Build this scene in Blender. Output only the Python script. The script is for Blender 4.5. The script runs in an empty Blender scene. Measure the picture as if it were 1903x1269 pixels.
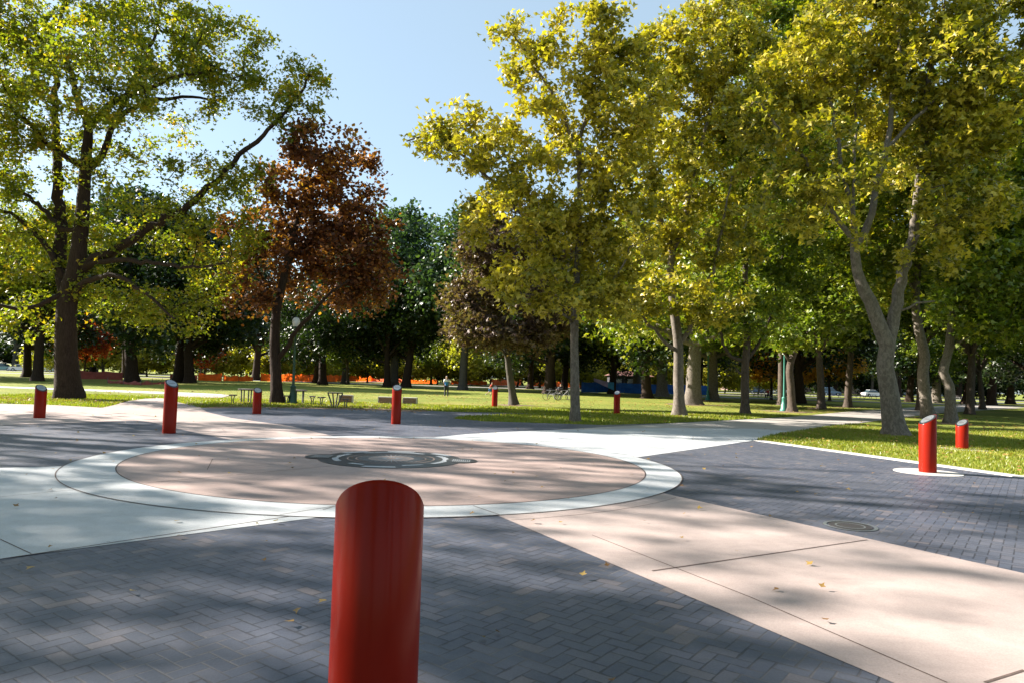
import bpy, math, random, zlib
import numpy as np
from mathutils import Vector, Matrix

# ---------------------------------------------------------------- camera
F, H, ROLL = 1300.0, 1.65, 0.03
PITCH = math.atan(67.5 / F)
SC = bpy.context.scene
COL = SC.collection
cr, sr, cp, sp = math.cos(ROLL), math.sin(ROLL), math.cos(PITCH), math.sin(PITCH)
R0, U0, FW = Vector((1, 0, 0)), Vector((0, -sp, cp)), Vector((0, cp, sp))
RI, UP = R0 * cr + U0 * sr, U0 * cr - R0 * sr
cam_d = bpy.data.cameras.new('camera'); cam = bpy.data.objects.new('camera', cam_d); COL.objects.link(cam)
m = Matrix((RI, UP, -FW)).transposed().to_4x4(); m.translation = Vector((0, 0, H)); cam.matrix_world = m
cam_d.sensor_width = 36; cam_d.lens = 36 * F / 1903; cam_d.clip_start = 0.1; cam_d.clip_end = 3000
SC.camera = cam

# ---------------------------------------------------------------- sky, sun, exposure
SUN_EL, SUN_AZ = 30.0, -73.0                  # azimuth clockwise from +Y: the sun stands left and a little ahead
sd = Vector((math.sin(math.radians(SUN_AZ)) * math.cos(math.radians(SUN_EL)), math.cos(math.radians(SUN_AZ)) * math.cos(math.radians(SUN_EL)), math.sin(math.radians(SUN_EL))))
W = bpy.data.worlds.new('World'); SC.world = W; W.use_nodes = True
nt = W.node_tree; bg = nt.nodes['Background']; st = nt.nodes.new('ShaderNodeTexSky')
st.sky_type = 'NISHITA'; st.sun_disc = False; st.sun_elevation = math.radians(SUN_EL); st.sun_rotation = math.radians(SUN_AZ)
st.air_density = 1.0; st.dust_density = 1.0; st.ozone_density = 1.5; st.altitude = 100
_mx = nt.nodes.new('ShaderNodeMix'); _mx.data_type = 'RGBA'; _mx.blend_type = 'MULTIPLY'; _mx.inputs[0].default_value = 1; _mx.inputs[7].default_value = (.36, .38, .40, 1)   # the photograph's cool, slightly cyan daylight
nt.links.new(st.outputs[0], _mx.inputs[6]); _ad = nt.nodes.new('ShaderNodeMix'); _ad.data_type = 'RGBA'; _ad.blend_type = 'ADD'; _ad.inputs[0].default_value = 1; _ad.inputs[7].default_value = (1.2, 1.52, 1.62, 1)   # thin even high haze over the clear sky
nt.links.new(_mx.outputs[2], _ad.inputs[6]); nt.links.new(_ad.outputs[2], bg.inputs[0]); bg.inputs[1].default_value = 0.083
sl = bpy.data.lights.new('sun', 'SUN'); sl.energy = 5.0; sl.angle = math.radians(0.53); sl.color = (1.0, 0.915, 0.82)
so = bpy.data.objects.new('sun', sl); COL.objects.link(so); so.rotation_euler = sd.to_track_quat('Z', 'Y').to_euler()
SC.view_settings.view_transform = 'Standard'; SC.view_settings.look = 'None'; SC.view_settings.exposure = 1.86; SC.view_settings.gamma = 1
SC.cycles.max_bounces = 6; SC.cycles.transparent_max_bounces = 4; SC.cycles.diffuse_bounces = 1; SC.cycles.transmission_bounces = 4

# ---------------------------------------------------------------- helpers
def ray(px, py):
    x, y = (px - 951.5) / F, -(py - 634.5) / F
    return RI * x + UP * y + FW
def g(px, py, z=0.0):                       # the ground point seen at that place of the photograph
    d = ray(px, py); t = (z - H) / d.z
    return Vector((d.x * t, d.y * t, z))
def at(px, py, Y):                          # the point at depth Y seen there
    d = ray(px, py); t = Y / d.y
    return Vector((d.x * t, Y, H + d.z * t))

def rng_for(s): return np.random.default_rng(zlib.crc32(s.encode()))

def tag(o, label=None, cat=None, group=None, kind=None):
    for k, v in (('label', label), ('category', cat), ('group', group), ('kind', kind)):
        if v: o[k] = v
    return o
def empty(name, loc, rz=0.0):
    o = bpy.data.objects.new(name, None); COL.objects.link(o); o.location = loc; o.rotation_euler = (0, 0, rz); o.empty_display_size = 0.2
    return o
def link(name, me, mat=None, parent=None):
    o = bpy.data.objects.new(name, me); COL.objects.link(o)
    if mat is not None and len(me.materials) == 0: me.materials.append(mat)
    if parent is not None: o.parent = parent
    return o
def copy_tree(o, parent=None):
    c = o.copy(); COL.objects.link(c); c.parent = parent
    for ch in [q for q in o.children]: copy_tree(ch, c)
    return c

def np_mesh(name, V, faces, n, smooth=False):
    """faces: (m,n) index array, every face with n corners"""
    me = bpy.data.meshes.new(name); V = np.asarray(V, np.float32); faces = np.asarray(faces, np.int32)
    me.vertices.add(len(V)); me.vertices.foreach_set('co', V.ravel())
    me.loops.add(faces.size); me.loops.foreach_set('vertex_index', faces.ravel())
    me.polygons.add(len(faces)); me.polygons.foreach_set('loop_start', np.arange(len(faces), dtype=np.int32) * n)
    if smooth: me.polygons.foreach_set('use_smooth', np.ones(len(faces), bool))
    me.update(calc_edges=True)
    return me

class MB:
    """collects shapes into one mesh"""
    def __init__(s): s.v = []; s.f = []
    def box(s, c, d, rz=0.0, rx=0.0, ry=0.0, bev=0.0):
        x, y, z = d[0] / 2, d[1] / 2, d[2] / 2
        M = Matrix.Rotation(rz, 3, 'Z') @ Matrix.Rotation(ry, 3, 'Y') @ Matrix.Rotation(rx, 3, 'X')
        b = min(bev, x * .9, y * .9, z * .9)
        if b <= 0:
            P = [(-x, -y, -z), (x, -y, -z), (x, y, -z), (-x, y, -z), (-x, -y, z), (x, -y, z), (x, y, z), (-x, y, z)]
            Fc = [(3, 2, 1, 0), (4, 5, 6, 7), (0, 1, 5, 4), (1, 2, 6, 5), (2, 3, 7, 6), (3, 0, 4, 7)]
            i = len(s.v); s.v += [tuple(M @ Vector(p) + Vector(c)) for p in P]; s.f += [tuple(i + k for k in q) for q in Fc]
        else:
            def ring(xx, yy, bb, zz):
                return [(-xx + bb, -yy, zz), (xx - bb, -yy, zz), (xx, -yy + bb, zz), (xx, yy - bb, zz), (xx - bb, yy, zz), (-xx + bb, yy, zz), (-xx, yy - bb, zz), (-xx, -yy + bb, zz)]
            rings = [ring(x - b, y - b, b * .6, -z), ring(x, y, b, -z + b), ring(x, y, b, z - b), ring(x - b, y - b, b * .6, z)]
            i = len(s.v)
            for r in rings: s.v += [tuple(M @ Vector(p) + Vector(c)) for p in r]
            for k in range(3):
                for j in range(8): a, b2 = i + k * 8 + j, i + k * 8 + (j + 1) % 8; s.f.append((a, b2, b2 + 8, a + 8))
            s.f.append(tuple(i + j for j in reversed(range(8)))); s.f.append(tuple(i + 24 + j for j in range(8)))
        return s
    def tube(s, pts, rad, n=8, cap=True):
        pts = [Vector(p) for p in pts]; rad = rad if hasattr(rad, '__len__') else [rad] * len(pts)
        i = len(s.v); ref = None
        for k, p in enumerate(pts):
            t = (pts[min(k + 1, len(pts) - 1)] - pts[max(k - 1, 0)]).normalized()
            if ref is None: ref = Vector((1, 0, 0)) if abs(t.x) < .8 else Vector((0, 1, 0))
            u = t.cross(ref).normalized(); w = u.cross(t)
            ref = w
            for j in range(n):
                a = 2 * math.pi * j / n; s.v.append(tuple(p + (u * math.cos(a) + w * math.sin(a)) * rad[k]))
            ref = w.normalized() if w.length > 1e-6 else ref
        for k in range(len(pts) - 1):
            for j in range(n): a, b = i + k * n + j, i + k * n + (j + 1) % n; s.f.append((a, b, b + n, a + n))
        if cap:
            s.f.append(tuple(i + j for j in reversed(range(n)))); s.f.append(tuple(i + (len(pts) - 1) * n + j for j in range(n)))
        return s
    def lathe(s, prof, n=24, c=(0, 0, 0)):
        i = len(s.v)
        for r, z in prof:
            for j in range(n): a = 2 * math.pi * j / n; s.v.append((c[0] + r * math.cos(a), c[1] + r * math.sin(a), c[2] + z))
        for k in range(len(prof) - 1):
            for j in range(n): a, b = i + k * n + j, i + k * n + (j + 1) % n; s.f.append((a, b, b + n, a + n))
        s.f.append(tuple(i + j for j in reversed(range(n)))); s.f.append(tuple(i + (len(prof) - 1) * n + j for j in range(n)))
        return s
    def poly(s, pts):
        i = len(s.v); s.v += [tuple(p) for p in pts]; s.f.append(tuple(range(i, i + len(pts)))); return s
    def prism(s, pts2, y0, y1, cx=0, cz=0):          # outline in x,z extruded along y
        n = len(pts2); i = len(s.v)
        for y in (y0, y1): s.v += [(cx + p[0], y, cz + p[1]) for p in pts2]
        s.f.append(tuple(i + j for j in range(n))); s.f.append(tuple(i + n + j for j in reversed(range(n))))
        for j in range(n): k = (j + 1) % n; s.f.append((i + k, i + j, i + n + j, i + n + k))
        return s
    def build(s, name, mat, parent=None, smooth=False, angle=None):
        me = bpy.data.meshes.new(name); me.from_pydata(s.v, [], s.f); me.update()
        if smooth:
            me.polygons.foreach_set('use_smooth', [True] * len(me.polygons))
            if angle: me.set_sharp_from_angle(angle=math.radians(angle))
        return link(name, me, mat, parent)

# ---------------------------------------------------------------- materials
def new_mat(name):
    M = bpy.data.materials.new(name); M.use_nodes = True; t = M.node_tree; b = t.nodes['Principled BSDF']
    return M, t, b
def N(t, typ, **kw):
    n = t.nodes.new(typ)
    for k, v in kw.items():
        if k == 'op': n.operation = v
        elif k.startswith('i'): n.inputs[int(k[1:])].default_value = v
        else: setattr(n, k, v)
    return n
def L(t, a, b): t.links.new(a, b)
def math_(t, op, a, b=None, c=None):
    n = t.nodes.new('ShaderNodeMath'); n.operation = op
    for k, v in enumerate((a, b, c)):
        if v is None: continue
        if isinstance(v, (int, float)): n.inputs[k].default_value = v
        else: t.links.new(v, n.inputs[k])
    return n.outputs[0]
def coords(t, scale=(1, 1, 1), rot=0.0, obj=False):
    if obj: src = N(t, 'ShaderNodeTexCoord').outputs['Object']
    else: src = N(t, 'ShaderNodeNewGeometry').outputs['Position']
    mp = N(t, 'ShaderNodeMapping'); mp.inputs['Scale'].default_value = scale; mp.inputs['Rotation'].default_value = (0, 0, rot)
    L(t, src, mp.inputs[0]); return mp.outputs[0]
def noise(t, vec, scale, detail=4, rough=.55, dist=0.0):
    n = N(t, 'ShaderNodeTexNoise'); n.inputs['Scale'].default_value = scale; n.inputs['Detail'].default_value = detail
    n.inputs['Roughness'].default_value = rough; n.inputs['Distortion'].default_value = dist
    if vec is not None: L(t, vec, n.inputs['Vector'])
    return n.outputs[0]
def ramp(t, fac, stops, interp='LINEAR'):
    r = N(t, 'ShaderNodeValToRGB'); e = r.color_ramp; e.interpolation = interp
    while len(e.elements) < len(stops): e.elements.new(.5)
    for k, (p, c) in enumerate(stops): e.elements[k].position = p; e.elements[k].color = (*c, 1) if len(c) == 3 else c
    L(t, fac, r.inputs[0]); return r.outputs[0]
def mix(t, fac, a, b, mode='MIX'):
    n = t.nodes.new('ShaderNodeMix'); n.data_type = 'RGBA'; n.blend_type = mode
    for sock, v in ((n.inputs['Factor'], fac), (n.inputs[6], a), (n.inputs[7], b)):
        if isinstance(v, (int, float)): sock.default_value = v
        elif isinstance(v, tuple): sock.default_value = (*v, 1)
        else: t.links.new(v, sock)
    return n.outputs[2]
def bump(t, b, h, strength=.3, dist=.02):
    n = N(t, 'ShaderNodeBump'); n.inputs['Strength'].default_value = strength; n.inputs['Distance'].default_value = dist
    L(t, h, n.inputs['Height']); L(t, n.outputs[0], b.inputs['Normal'])

def plain(name, col, rough=.6, metal=0.0, var=.15, scale=8, spec=.5, coat=0.0):
    M, t, b = new_mat(name); v = coords(t); n = noise(t, v, scale, 5)
    c = ramp(t, n, [(.25, tuple(x * (1 - var) for x in col)), (.75, tuple(min(1, x * (1 + var)) for x in col))])
    L(t, c, b.inputs['Base Color']); b.inputs['Roughness'].default_value = rough; b.inputs['Metallic'].default_value = metal
    b.inputs['Specular IOR Level'].default_value = spec; b.inputs['Coat Weight'].default_value = coat
    return M

def concrete(name, c0, c1, stain, scale=1.0):
    M, t, b = new_mat(name); v = coords(t)
    big = noise(t, v, .45 * scale, 5, .6); mid = noise(t, v, 3.1, 6, .65, .4); fine = noise(t, v, 85, 3, .7)
    c = ramp(t, big, [(.3, c0), (.7, c1)])
    c = mix(t, ramp(t, mid, [(.35, (.0,) * 3), (.75, (.6,) * 3)]), c, stain)
    sp_ = ramp(t, fine, [(.35, (.86,) * 3), (.62, (1.04,) * 3)])
    c = mix(t, 1.0, c, sp_, 'MULTIPLY')
    # dark spots of gum and old leaf stains
    vo = N(t, 'ShaderNodeTexVoronoi'); vo.inputs['Scale'].default_value = 1.1; L(t, v, vo.inputs['Vector'])
    wn = N(t, 'ShaderNodeTexWhiteNoise'); L(t, vo.outputs['Position'], wn.inputs[0])
    rr = math_(t, 'MULTIPLY', wn.outputs[0], .045)
    spot = math_(t, 'LESS_THAN', math_(t, 'ADD', vo.outputs['Distance'], math_(t, 'MULTIPLY', mid, .02)), rr)
    c = mix(t, math_(t, 'MULTIPLY', spot, .45), c, (.12, .10, .09))
    v3 = N(t, 'ShaderNodeTexVoronoi'); v3.inputs['Scale'].default_value = 4.5; L(t, v, v3.inputs['Vector'])
    w3 = N(t, 'ShaderNodeTexWhiteNoise'); L(t, v3.outputs['Position'], w3.inputs[0])
    s3 = math_(t, 'LESS_THAN', v3.outputs['Distance'], math_(t, 'MULTIPLY', math_(t, 'POWER', w3.outputs[0], 3), .045))
    c = mix(t, math_(t, 'MULTIPLY', s3, .5), c, (.14, .11, .09))
    wear = noise(t, coords(t, (.35, 1.1, 1), .6), 1.4, 7, .7, 1.2)
    c = mix(t, ramp(t, wear, [(.52, (0,) * 3), (.68, (.38,) * 3)]), c, stain)
    L(t, c, b.inputs['Base Color']); b.inputs['Roughness'].default_value = .62; b.inputs['Specular IOR Level'].default_value = .35
    bump(t, b, math_(t, 'ADD', fine, math_(t, 'MULTIPLY', mid, .6)), .22, .006)
    return M

def brick_mat(name, w=.105, ang=53.0):
    M, t, b = new_mat(name); v = coords(t, (1 / w, 1 / w, 1), math.radians(-ang))
    wob = noise(t, v, .8, 2); sx = N(t, 'ShaderNodeSeparateXYZ'); L(t, v, sx.inputs[0])
    X = math_(t, 'ADD', sx.outputs[0], math_(t, 'MULTIPLY', wob, .10)); Y = math_(t, 'ADD', sx.outputs[1], math_(t, 'MULTIPLY', wob, -.08))
    ix, iy = math_(t, 'FLOOR', X), math_(t, 'FLOOR', Y); fx, fy = math_(t, 'FRACT', X), math_(t, 'FRACT', Y)
    k = math_(t, 'FLOORED_MODULO', math_(t, 'SUBTRACT', ix, iy), 4)
    is_ = [math_(t, 'COMPARE', k, float(q), .1) for q in range(4)]
    left = math_(t, 'ADD', fx, is_[1]); right = math_(t, 'ADD', math_(t, 'SUBTRACT', 1, fx), is_[0])
    top = math_(t, 'ADD', math_(t, 'SUBTRACT', 1, fy), is_[3]); bot = math_(t, 'ADD', fy, is_[2])
    d = math_(t, 'MINIMUM', math_(t, 'MINIMUM', left, right), math_(t, 'MINIMUM', top, bot))
    cx = N(t, 'ShaderNodeCombineXYZ'); L(t, math_(t, 'SUBTRACT', ix, is_[1]), cx.inputs[0]); L(t, math_(t, 'SUBTRACT', iy, is_[2]), cx.inputs[1])
    wn = N(t, 'ShaderNodeTexWhiteNoise'); L(t, cx.outputs[0], wn.inputs[0])
    pos = coords(t); fine = noise(t, pos, 70, 4, .7); big = noise(t, pos, .6, 4, .6); mid = noise(t, pos, 6, 5, .65)
    base = ramp(t, wn.outputs[0], [(0, (.058, .070, .102)), (.5, (.074, .087, .122)), (.85, (.092, .100, .132)), (.95, (.115, .115, .140)), (1, (.15, .13, .135))])
    base = mix(t, ramp(t, big, [(.35, (0,) * 3), (.7, (.35,) * 3)]), base, (.14, .14, .155))
    base = mix(t, 1.0, base, ramp(t, fine, [(.3, (.8,) * 3), (.7, (1.15,) * 3)]), 'MULTIPLY')
    # joints: some dark and open, some filled with pale sand
    jw = math_(t, 'ADD', .038, math_(t, 'MULTIPLY', ramp(t, mid, [(.4, (0,) * 3), (.7, (1,) * 3)]), .075))
    jn = math_(t, 'LESS_THAN', d, jw)
    jc = mix(t, ramp(t, noise(t, pos, .9, 3), [(.5, (0,) * 3), (.62, (1,) * 3)]), (.012, .011, .013), (.15, .135, .125))
    c = mix(t, math_(t, 'MULTIPLY', jn, .62), base, jc)
    L(t, c, b.inputs['Base Color']); b.inputs['Roughness'].default_value = .5; b.inputs['Specular IOR Level'].default_value = .5
    rg = ramp(t, mid, [(.3, (.42,) * 3), (.7, (.62,) * 3)]); L(t, rg, b.inputs['Roughness'])
    hgt = math_(t, 'ADD', math_(t, 'SMOOTH_MIN', d, .09, .05), math_(t, 'MULTIPLY', fine, .02))
    hgt = math_(t, 'ADD', hgt, math_(t, 'MULTIPLY', wn.outputs[0], .05))
    bump(t, b, hgt, .55, .03)
    return M

def grass_mat():
    M, t, b = new_mat('lawn'); v = coords(t)
    big = noise(t, v, .16, 5, .6); mid = noise(t, v, 1.6, 5, .6); fine = noise(t, v, 38, 4, .75)
    c = ramp(t, big, [(.3, (.14, .19, .025)), (.5, (.21, .25, .035)), (.62, (.29, .28, .055)), (.75, (.34, .28, .10))])
    c = mix(t, ramp(t, mid, [(.45, (0,) * 3), (.8, (.5,) * 3)]), c, (.32, .29, .09))
    c = mix(t, 1.0, c, ramp(t, fine, [(.3, (.45,) * 3), (.7, (1.35,) * 3)]), 'MULTIPLY')
    L(t, c, b.inputs['Base Color']); b.inputs['Roughness'].default_value = .85; b.inputs['Specular IOR Level'].default_value = .2
    bump(t, b, fine, .8, .05); return M

def leaf_mat(name, stops, clump=None, trans=.5, gloss=.35, hue_scale=.5):
    """every leaf has its own tint, and neighbouring sprays differ"""
    M, t, b = new_mat(name); gm = N(t, 'ShaderNodeNewGeometry')
    v = coords(t, obj=True); n = noise(t, v, hue_scale, 3)
    r = math_(t, 'ADD', math_(t, 'MULTIPLY', gm.outputs['Random Per Island'], .5), math_(t, 'MULTIPLY', math_(t, 'SUBTRACT', n, .25), 1.0))
    oi = N(t, 'ShaderNodeObjectInfo')
    r = math_(t, 'ADD', r, math_(t, 'MULTIPLY', math_(t, 'SUBTRACT', oi.outputs['Random'], .5), .3))
    c = ramp(t, r, stops)
    tr = N(t, 'ShaderNodeBsdfTranslucent'); tc = mix(t, 1.0, c, (1.25, 1.4, .35), 'MULTIPLY'); L(t, tc, tr.inputs[0])
    L(t, c, b.inputs['Base Color']); b.inputs['Roughness'].default_value = .38; b.inputs['Specular IOR Level'].default_value = gloss
    ms = N(t, 'ShaderNodeMixShader'); ms.inputs[0].default_value = trans
    L(t, b.outputs[0], ms.inputs[1]); L(t, tr.outputs[0], ms.inputs[2]); L(t, ms.outputs[0], t.nodes['Material Output'].inputs[0])
    return M

def bark_mat(name, a, bcol, patch=None, vscale=(9, 9, 1.6), strength=.8):
    M, t, b = new_mat(name); v = coords(t, vscale, obj=True); n = noise(t, v, 2.2, 7, .65, .8)
    c = ramp(t, n, [(.3, a), (.7, bcol)])
    if patch:
        v2 = coords(t, (1, 1, .55), obj=True); pn = noise(t, v2, 11, 3, .5, .6)
        c = mix(t, ramp(t, pn, [(.50, (0,) * 3), (.56, (.8,) * 3)]), c, patch)
    L(t, c, b.inputs['Base Color']); b.inputs['Roughness'].default_value = .9; b.inputs['Specular IOR Level'].default_value = .2
    bump(t, b, n, strength, .04); return M

MT = {}
MT['brick'] = brick_mat('dark_brick')
MT['white'] = concrete('pale_concrete', (.47, .50, .515), (.55, .575, .59), (.38, .385, .385))
MT['pink'] = concrete('pink_concrete', (.40, .325, .30), (.48, .395, .365), (.31, .25, .23))
MT['disc'] = concrete('rose_concrete', (.375, .28, .25), (.455, .355, .32), (.28, .21, .19))
MT['path'] = concrete('path_concrete', (.40, .37, .34), (.50, .47, .43), (.30, .27, .25))
MT['kerb'] = concrete('kerb_concrete', (.52, .50, .47), (.62, .60, .56), (.38, .36, .33))
MT['joint'] = plain('joint', (.10, .07, .06), .9, var=.3, scale=20)
MT['lawn'] = grass_mat()
MT['road'] = plain('asphalt', (.20, .19, .18), .8, var=.15)
MT['mulch'] = plain('mulch', (.20, .13, .085), .95, var=.5, scale=30)
MT['red'] = plain('red_paint', (.26, .014, .006), .4, var=.06, scale=3, spec=.03, coat=.16); MT['red'].node_tree.nodes['Principled BSDF'].inputs['Coat Roughness'].default_value = .16
MT['steel'] = plain('steel', (.36, .40, .43), .35, metal=.7, var=.1, scale=30)
MT['blackrim'] = plain('black_rim', (.03, .03, .035), .4, metal=.3)
MT['engrave'] = plain('engraving', (.10, .07, .07), .6)
MT['granite'] = plain('granite', (.05, .056, .06), .35, var=.35, scale=60)
MT['granlight'] = plain('pale_granite', (.42, .44, .46), .4, var=.15, scale=60)
MT['copper'] = plain('copper_inlay', (.42, .30, .24), .5, var=.2, scale=20)
MT['iron'] = plain('cast_iron', (.10, .095, .10), .45, metal=.6, var=.3, scale=40)
MT['green'] = plain('green_paint', (.012, .06, .04), .4, var=.15)
MT['greenpale'] = plain('weathered_green_paint', (.045, .21, .165), .45, var=.15)
MT['wood'] = plain('weathered_wood', (.26, .17, .10), .8, var=.35, scale=14)
MT['greywood'] = plain('grey_wood', (.13, .11, .105), .8, var=.3, scale=14)
MT['orange'] = plain('orange_mesh', (.75, .10, .02), .7, var=.2, scale=1.5)
MT['blue'] = plain('blue_mesh', (.01, .09, .36), .7, var=.35, scale=.7)
MT['post'] = plain('metal_post', (.12, .12, .12), .5)
MT['rubber'] = plain('rubber', (.02, .02, .02), .8)
MT['glass'] = plain('car_glass', (.03, .05, .06), .08, spec=.8)
MT['dark'] = plain('dark_cloth', (.02, .022, .03), .8)
MT['skin'] = plain('skin', (.45, .27, .19), .6, var=.05)
MT['hair'] = plain('hair', (.25, .22, .20), .8)

mo = MT['globe'] = new_mat('milk_glass')[0]; b_ = mo.node_tree.nodes['Principled BSDF']
_n = noise(mo.node_tree, coords(mo.node_tree), 9); L(mo.node_tree, ramp(mo.node_tree, _n, [(.3, (.72, .74, .76)), (.7, (.85, .87, .88))]), b_.inputs['Base Color'])
b_.inputs['Roughness'].default_value = .15; b_.inputs['Transmission Weight'].default_value = .15

LF = {}
LF['oak'] = leaf_mat('oak_leaves', [(0.0, (.03, .06, .012)), (.5, (.17, .20, .02)), (.8, (.33, .28, .025)), (1, (.50, .24, .04))], trans=.5)
LF['plane'] = leaf_mat('plane_leaves', [(0.0, (.10, .13, .012)), (.25, (.20, .20, .02)), (.5, (.44, .365, .035)), (.8, (.60, .48, .06)), (1, (.58, .36, .06))], trans=.31, gloss=.5)
LF['planeg'] = leaf_mat('green_plane_leaves', [(0.0, (.035, .07, .010)), (.35, (.10, .15, .014)), (.65, (.20, .24, .02)), (.9, (.40, .37, .03)), (1, (.48, .34, .04))], trans=.36, gloss=.5)
LF['rust'] = leaf_mat('rust_leaves', [(0.0, (.07, .03, .02)), (.3, (.14, .055, .03)), (.52, (.27, .095, .035)), (.66, (.42, .20, .045)), (.8, (.11, .14, .03)), (1, (.22, .23, .04))], trans=.42)
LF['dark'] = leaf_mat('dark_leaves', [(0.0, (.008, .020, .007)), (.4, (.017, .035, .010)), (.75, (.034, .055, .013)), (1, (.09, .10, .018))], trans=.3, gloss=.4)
LF['blue'] = leaf_mat('bluegreen_leaves', [(0.0, (.02, .045, .025)), (.5, (.045, .085, .04)), (1, (.09, .13, .05))], trans=.3, gloss=.4)
LF['purple'] = leaf_mat('purple_leaves', [(0.0, (.05, .03, .03)), (.35, (.12, .075, .06)), (.6, (.20, .15, .09)), (.8, (.16, .17, .04)), (1, (.26, .24, .04))], trans=.3, gloss=.18)
LF['gold'] = leaf_mat('gold_leaves', [(0.0, (.28, .10, .015)), (.5, (.50, .24, .02)), (1, (.62, .38, .04))], trans=.55)
LF['redm'] = leaf_mat('red_leaves', [(0.0, (.10, .012, .012)), (.5, (.25, .03, .02)), (1, (.40, .08, .03))], trans=.5)
LF['lime'] = leaf_mat('lime_leaves', [(0.0, (.12, .14, .02)), (.5, (.32, .30, .045)), (1, (.52, .40, .09))], trans=.5)
BK = {}
BK['oak'] = bark_mat('oak_bark', (.018, .011, .008), (.058, .038, .027))
BK['plane'] = bark_mat('plane_bark', (.11, .094, .078), (.235, .205, .17), patch=(.115, .098, .078), vscale=(7, 7, 3), strength=.35)
BK['brown'] = bark_mat('brown_bark', (.045, .034, .027), (.14, .11, .088), vscale=(8, 8, 2))
BK['grey'] = bark_mat('grey_bark', (.05, .045, .04), (.13, .115, .10))

# ---------------------------------------------------------------- ground
def sheet(name, pts, z, mat, kind='structure'):
    mb = MB().poly([(p[0], p[1], z) for p in pts]); o = mb.build(name, mat); o['kind'] = kind
    me = o.data
    if me.polygons[0].normal.z < 0: me.flip_normals()
    return o
GP = lambda *pp: [g(*p)[:2] for p in pp]
def strip(p, q, w, z, mat, name):
    p, q = Vector(p[:2]), Vector(q[:2]); d = (q - p).normalized(); n_ = Vector((-d.y, d.x)) * w / 2
    return [(p + n_), (q + n_), (q - n_), (p - n_)]
def spline(pts, k=6, closed=False):
    P = [Vector(p[:2]) for p in pts]; n = len(P); out = []
    for i in range(n if closed else n - 1):
        a, b, c, d = P[(i - 1) % n] if closed or i else P[0], P[i], P[(i + 1) % n], P[(i + 2) % n] if closed or i + 2 < n else P[-1]
        for s in range(k):
            u = s / k; out.append(.5 * ((2 * b) + (c - a) * u + (2 * a - 5 * b + 4 * c - d) * u * u + (3 * b - a - 3 * c + d) * u ** 3))
    if not closed: out.append(P[-1])
    return out

# a wide, very gently domed ground sheet of lawn
mb = MB(); mb.poly([(-900, -300, -.012), (900, -300, -.012), (900, 1500, -.012), (-900, 1500, -.012)])
mb.build('lawn', MT['lawn'])['kind'] = 'structure'

# the brick plaza
edge = GP((100, 752), (190, 757), (212, 752), (240, 744), (270, 740), (300, 739), (372, 757), (430, 755), (560, 757), (660, 758), (780, 762), (830, 764), (985, 767), (1010, 768), (960, 769), (860, 773), (842, 777), (900, 782), (1030, 786), (1120, 789), (1250, 785), (1480, 773), (1560, 790), (1440, 806), (1400, 818), (1903, 888))
far_l = [(-22.5, 28.4)]
sheet('plaza_paving', [(-22.5, -14), (18.6, -10)] + list(reversed(edge)) + list(reversed(far_l)), 0, MT['brick'])

# circle: centre and slightly irregular radius from the places it passes through in the photo
inn = [(202.5, 873), (272, 898), (404, 920), (626, 939), (788, 942), (879, 939.5), (1004, 932), (1104.5, 918), (1182, 900), (1199, 884.6), (1172, 864.5), (1104.5, 842.6), (980, 826), (835.5, 816.7), (625.6, 813), (420, 823), (252, 845)]
out_ = [(107.6, 878), (118, 865), (151, 851), (215, 838.6), (286, 829.5), (424, 816.7), (639, 810), (788, 962.7), (923, 957), (1037, 948), (1138, 936), (1240, 918), (1268.8, 896), (1243, 871), (1188.6, 850.5)]
CC = Vector((-2.20, 13.40))
def fourier(pts, base):
    th, r = [], []
    for p in pts:
        q = g(*p); th.append(math.atan2(q.y - CC.y, q.x - CC.x)); r.append(math.hypot(q.y - CC.y, q.x - CC.x))
    th, r = np.array(th), np.array(r); A = np.stack([np.ones_like(th), np.cos(th), np.sin(th), np.cos(2 * th), np.sin(2 * th)], 1)
    c = np.linalg.lstsq(np.vstack([A, np.diag([0, .3, .3, .6, .6])]), np.concatenate([r, np.zeros(5)]), rcond=None)[0]
    return lambda a: c[0] + c[1] * math.cos(a) + c[2] * math.sin(a) + c[3] * math.cos(2 * a) + c[4] * math.sin(2 * a)
RIN, ROUT = fourier(inn, 4.67), fourier(out_, 5.35)
def cpt(f, a, k=1.0): return (CC.x + f(a) * k * math.cos(a), CC.y + f(a) * k * math.sin(a))
NA = 160
mb = MB()
for k in range(NA):
    a, b = 2 * math.pi * k / NA, 2 * math.pi * (k + 1) / NA
    mb.poly([(*cpt(RIN, a), .008), (*cpt(ROUT, a), .008), (*cpt(ROUT, b), .008), (*cpt(RIN, b), .008)])
mb.build('ring_paving', MT['white'])['kind'] = 'structure'
sheet('disc_paving', [cpt(RIN, 2 * math.pi * k / NA, .997) for k in range(NA)], .008, MT['disc'])

IN = (CC.x, CC.y + 0.0)
ang = lambda p: math.atan2(g(*p).y - CC.y, g(*p).x - CC.x)
def arc(p, q, n=10, k=.985):                    # along the ring's outside between two places
    a, b = ang(p), ang(q)
    while b - a > math.pi: b -= 2 * math.pi
    while b - a < -math.pi: b += 2 * math.pi
    return [cpt(ROUT, a + (b - a) * i / n, k) for i in range(n + 1)]
def ext(p, q, L_):                              # on from q, away from p, by L_ metres
    a, b = g(*p), g(*q); d = (b - a).normalized(); return tuple((b + d * L_)[:2])
sheet('pink_paving', arc((923, 957), (1250, 917)) + [ext((1250, 917), (1903, 1062), 9), ext((923, 957), (1660, 1269), 11)], .004, MT['pink'])
sheet('pale_paving', arc((620, 948), (107, 866)) + GP((0, 869)) + [ext((107, 866), (0, 869), 14), ext((560, 956), (0, 1038), 20)] + GP((0, 1038)), .004, MT['white'])
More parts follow.
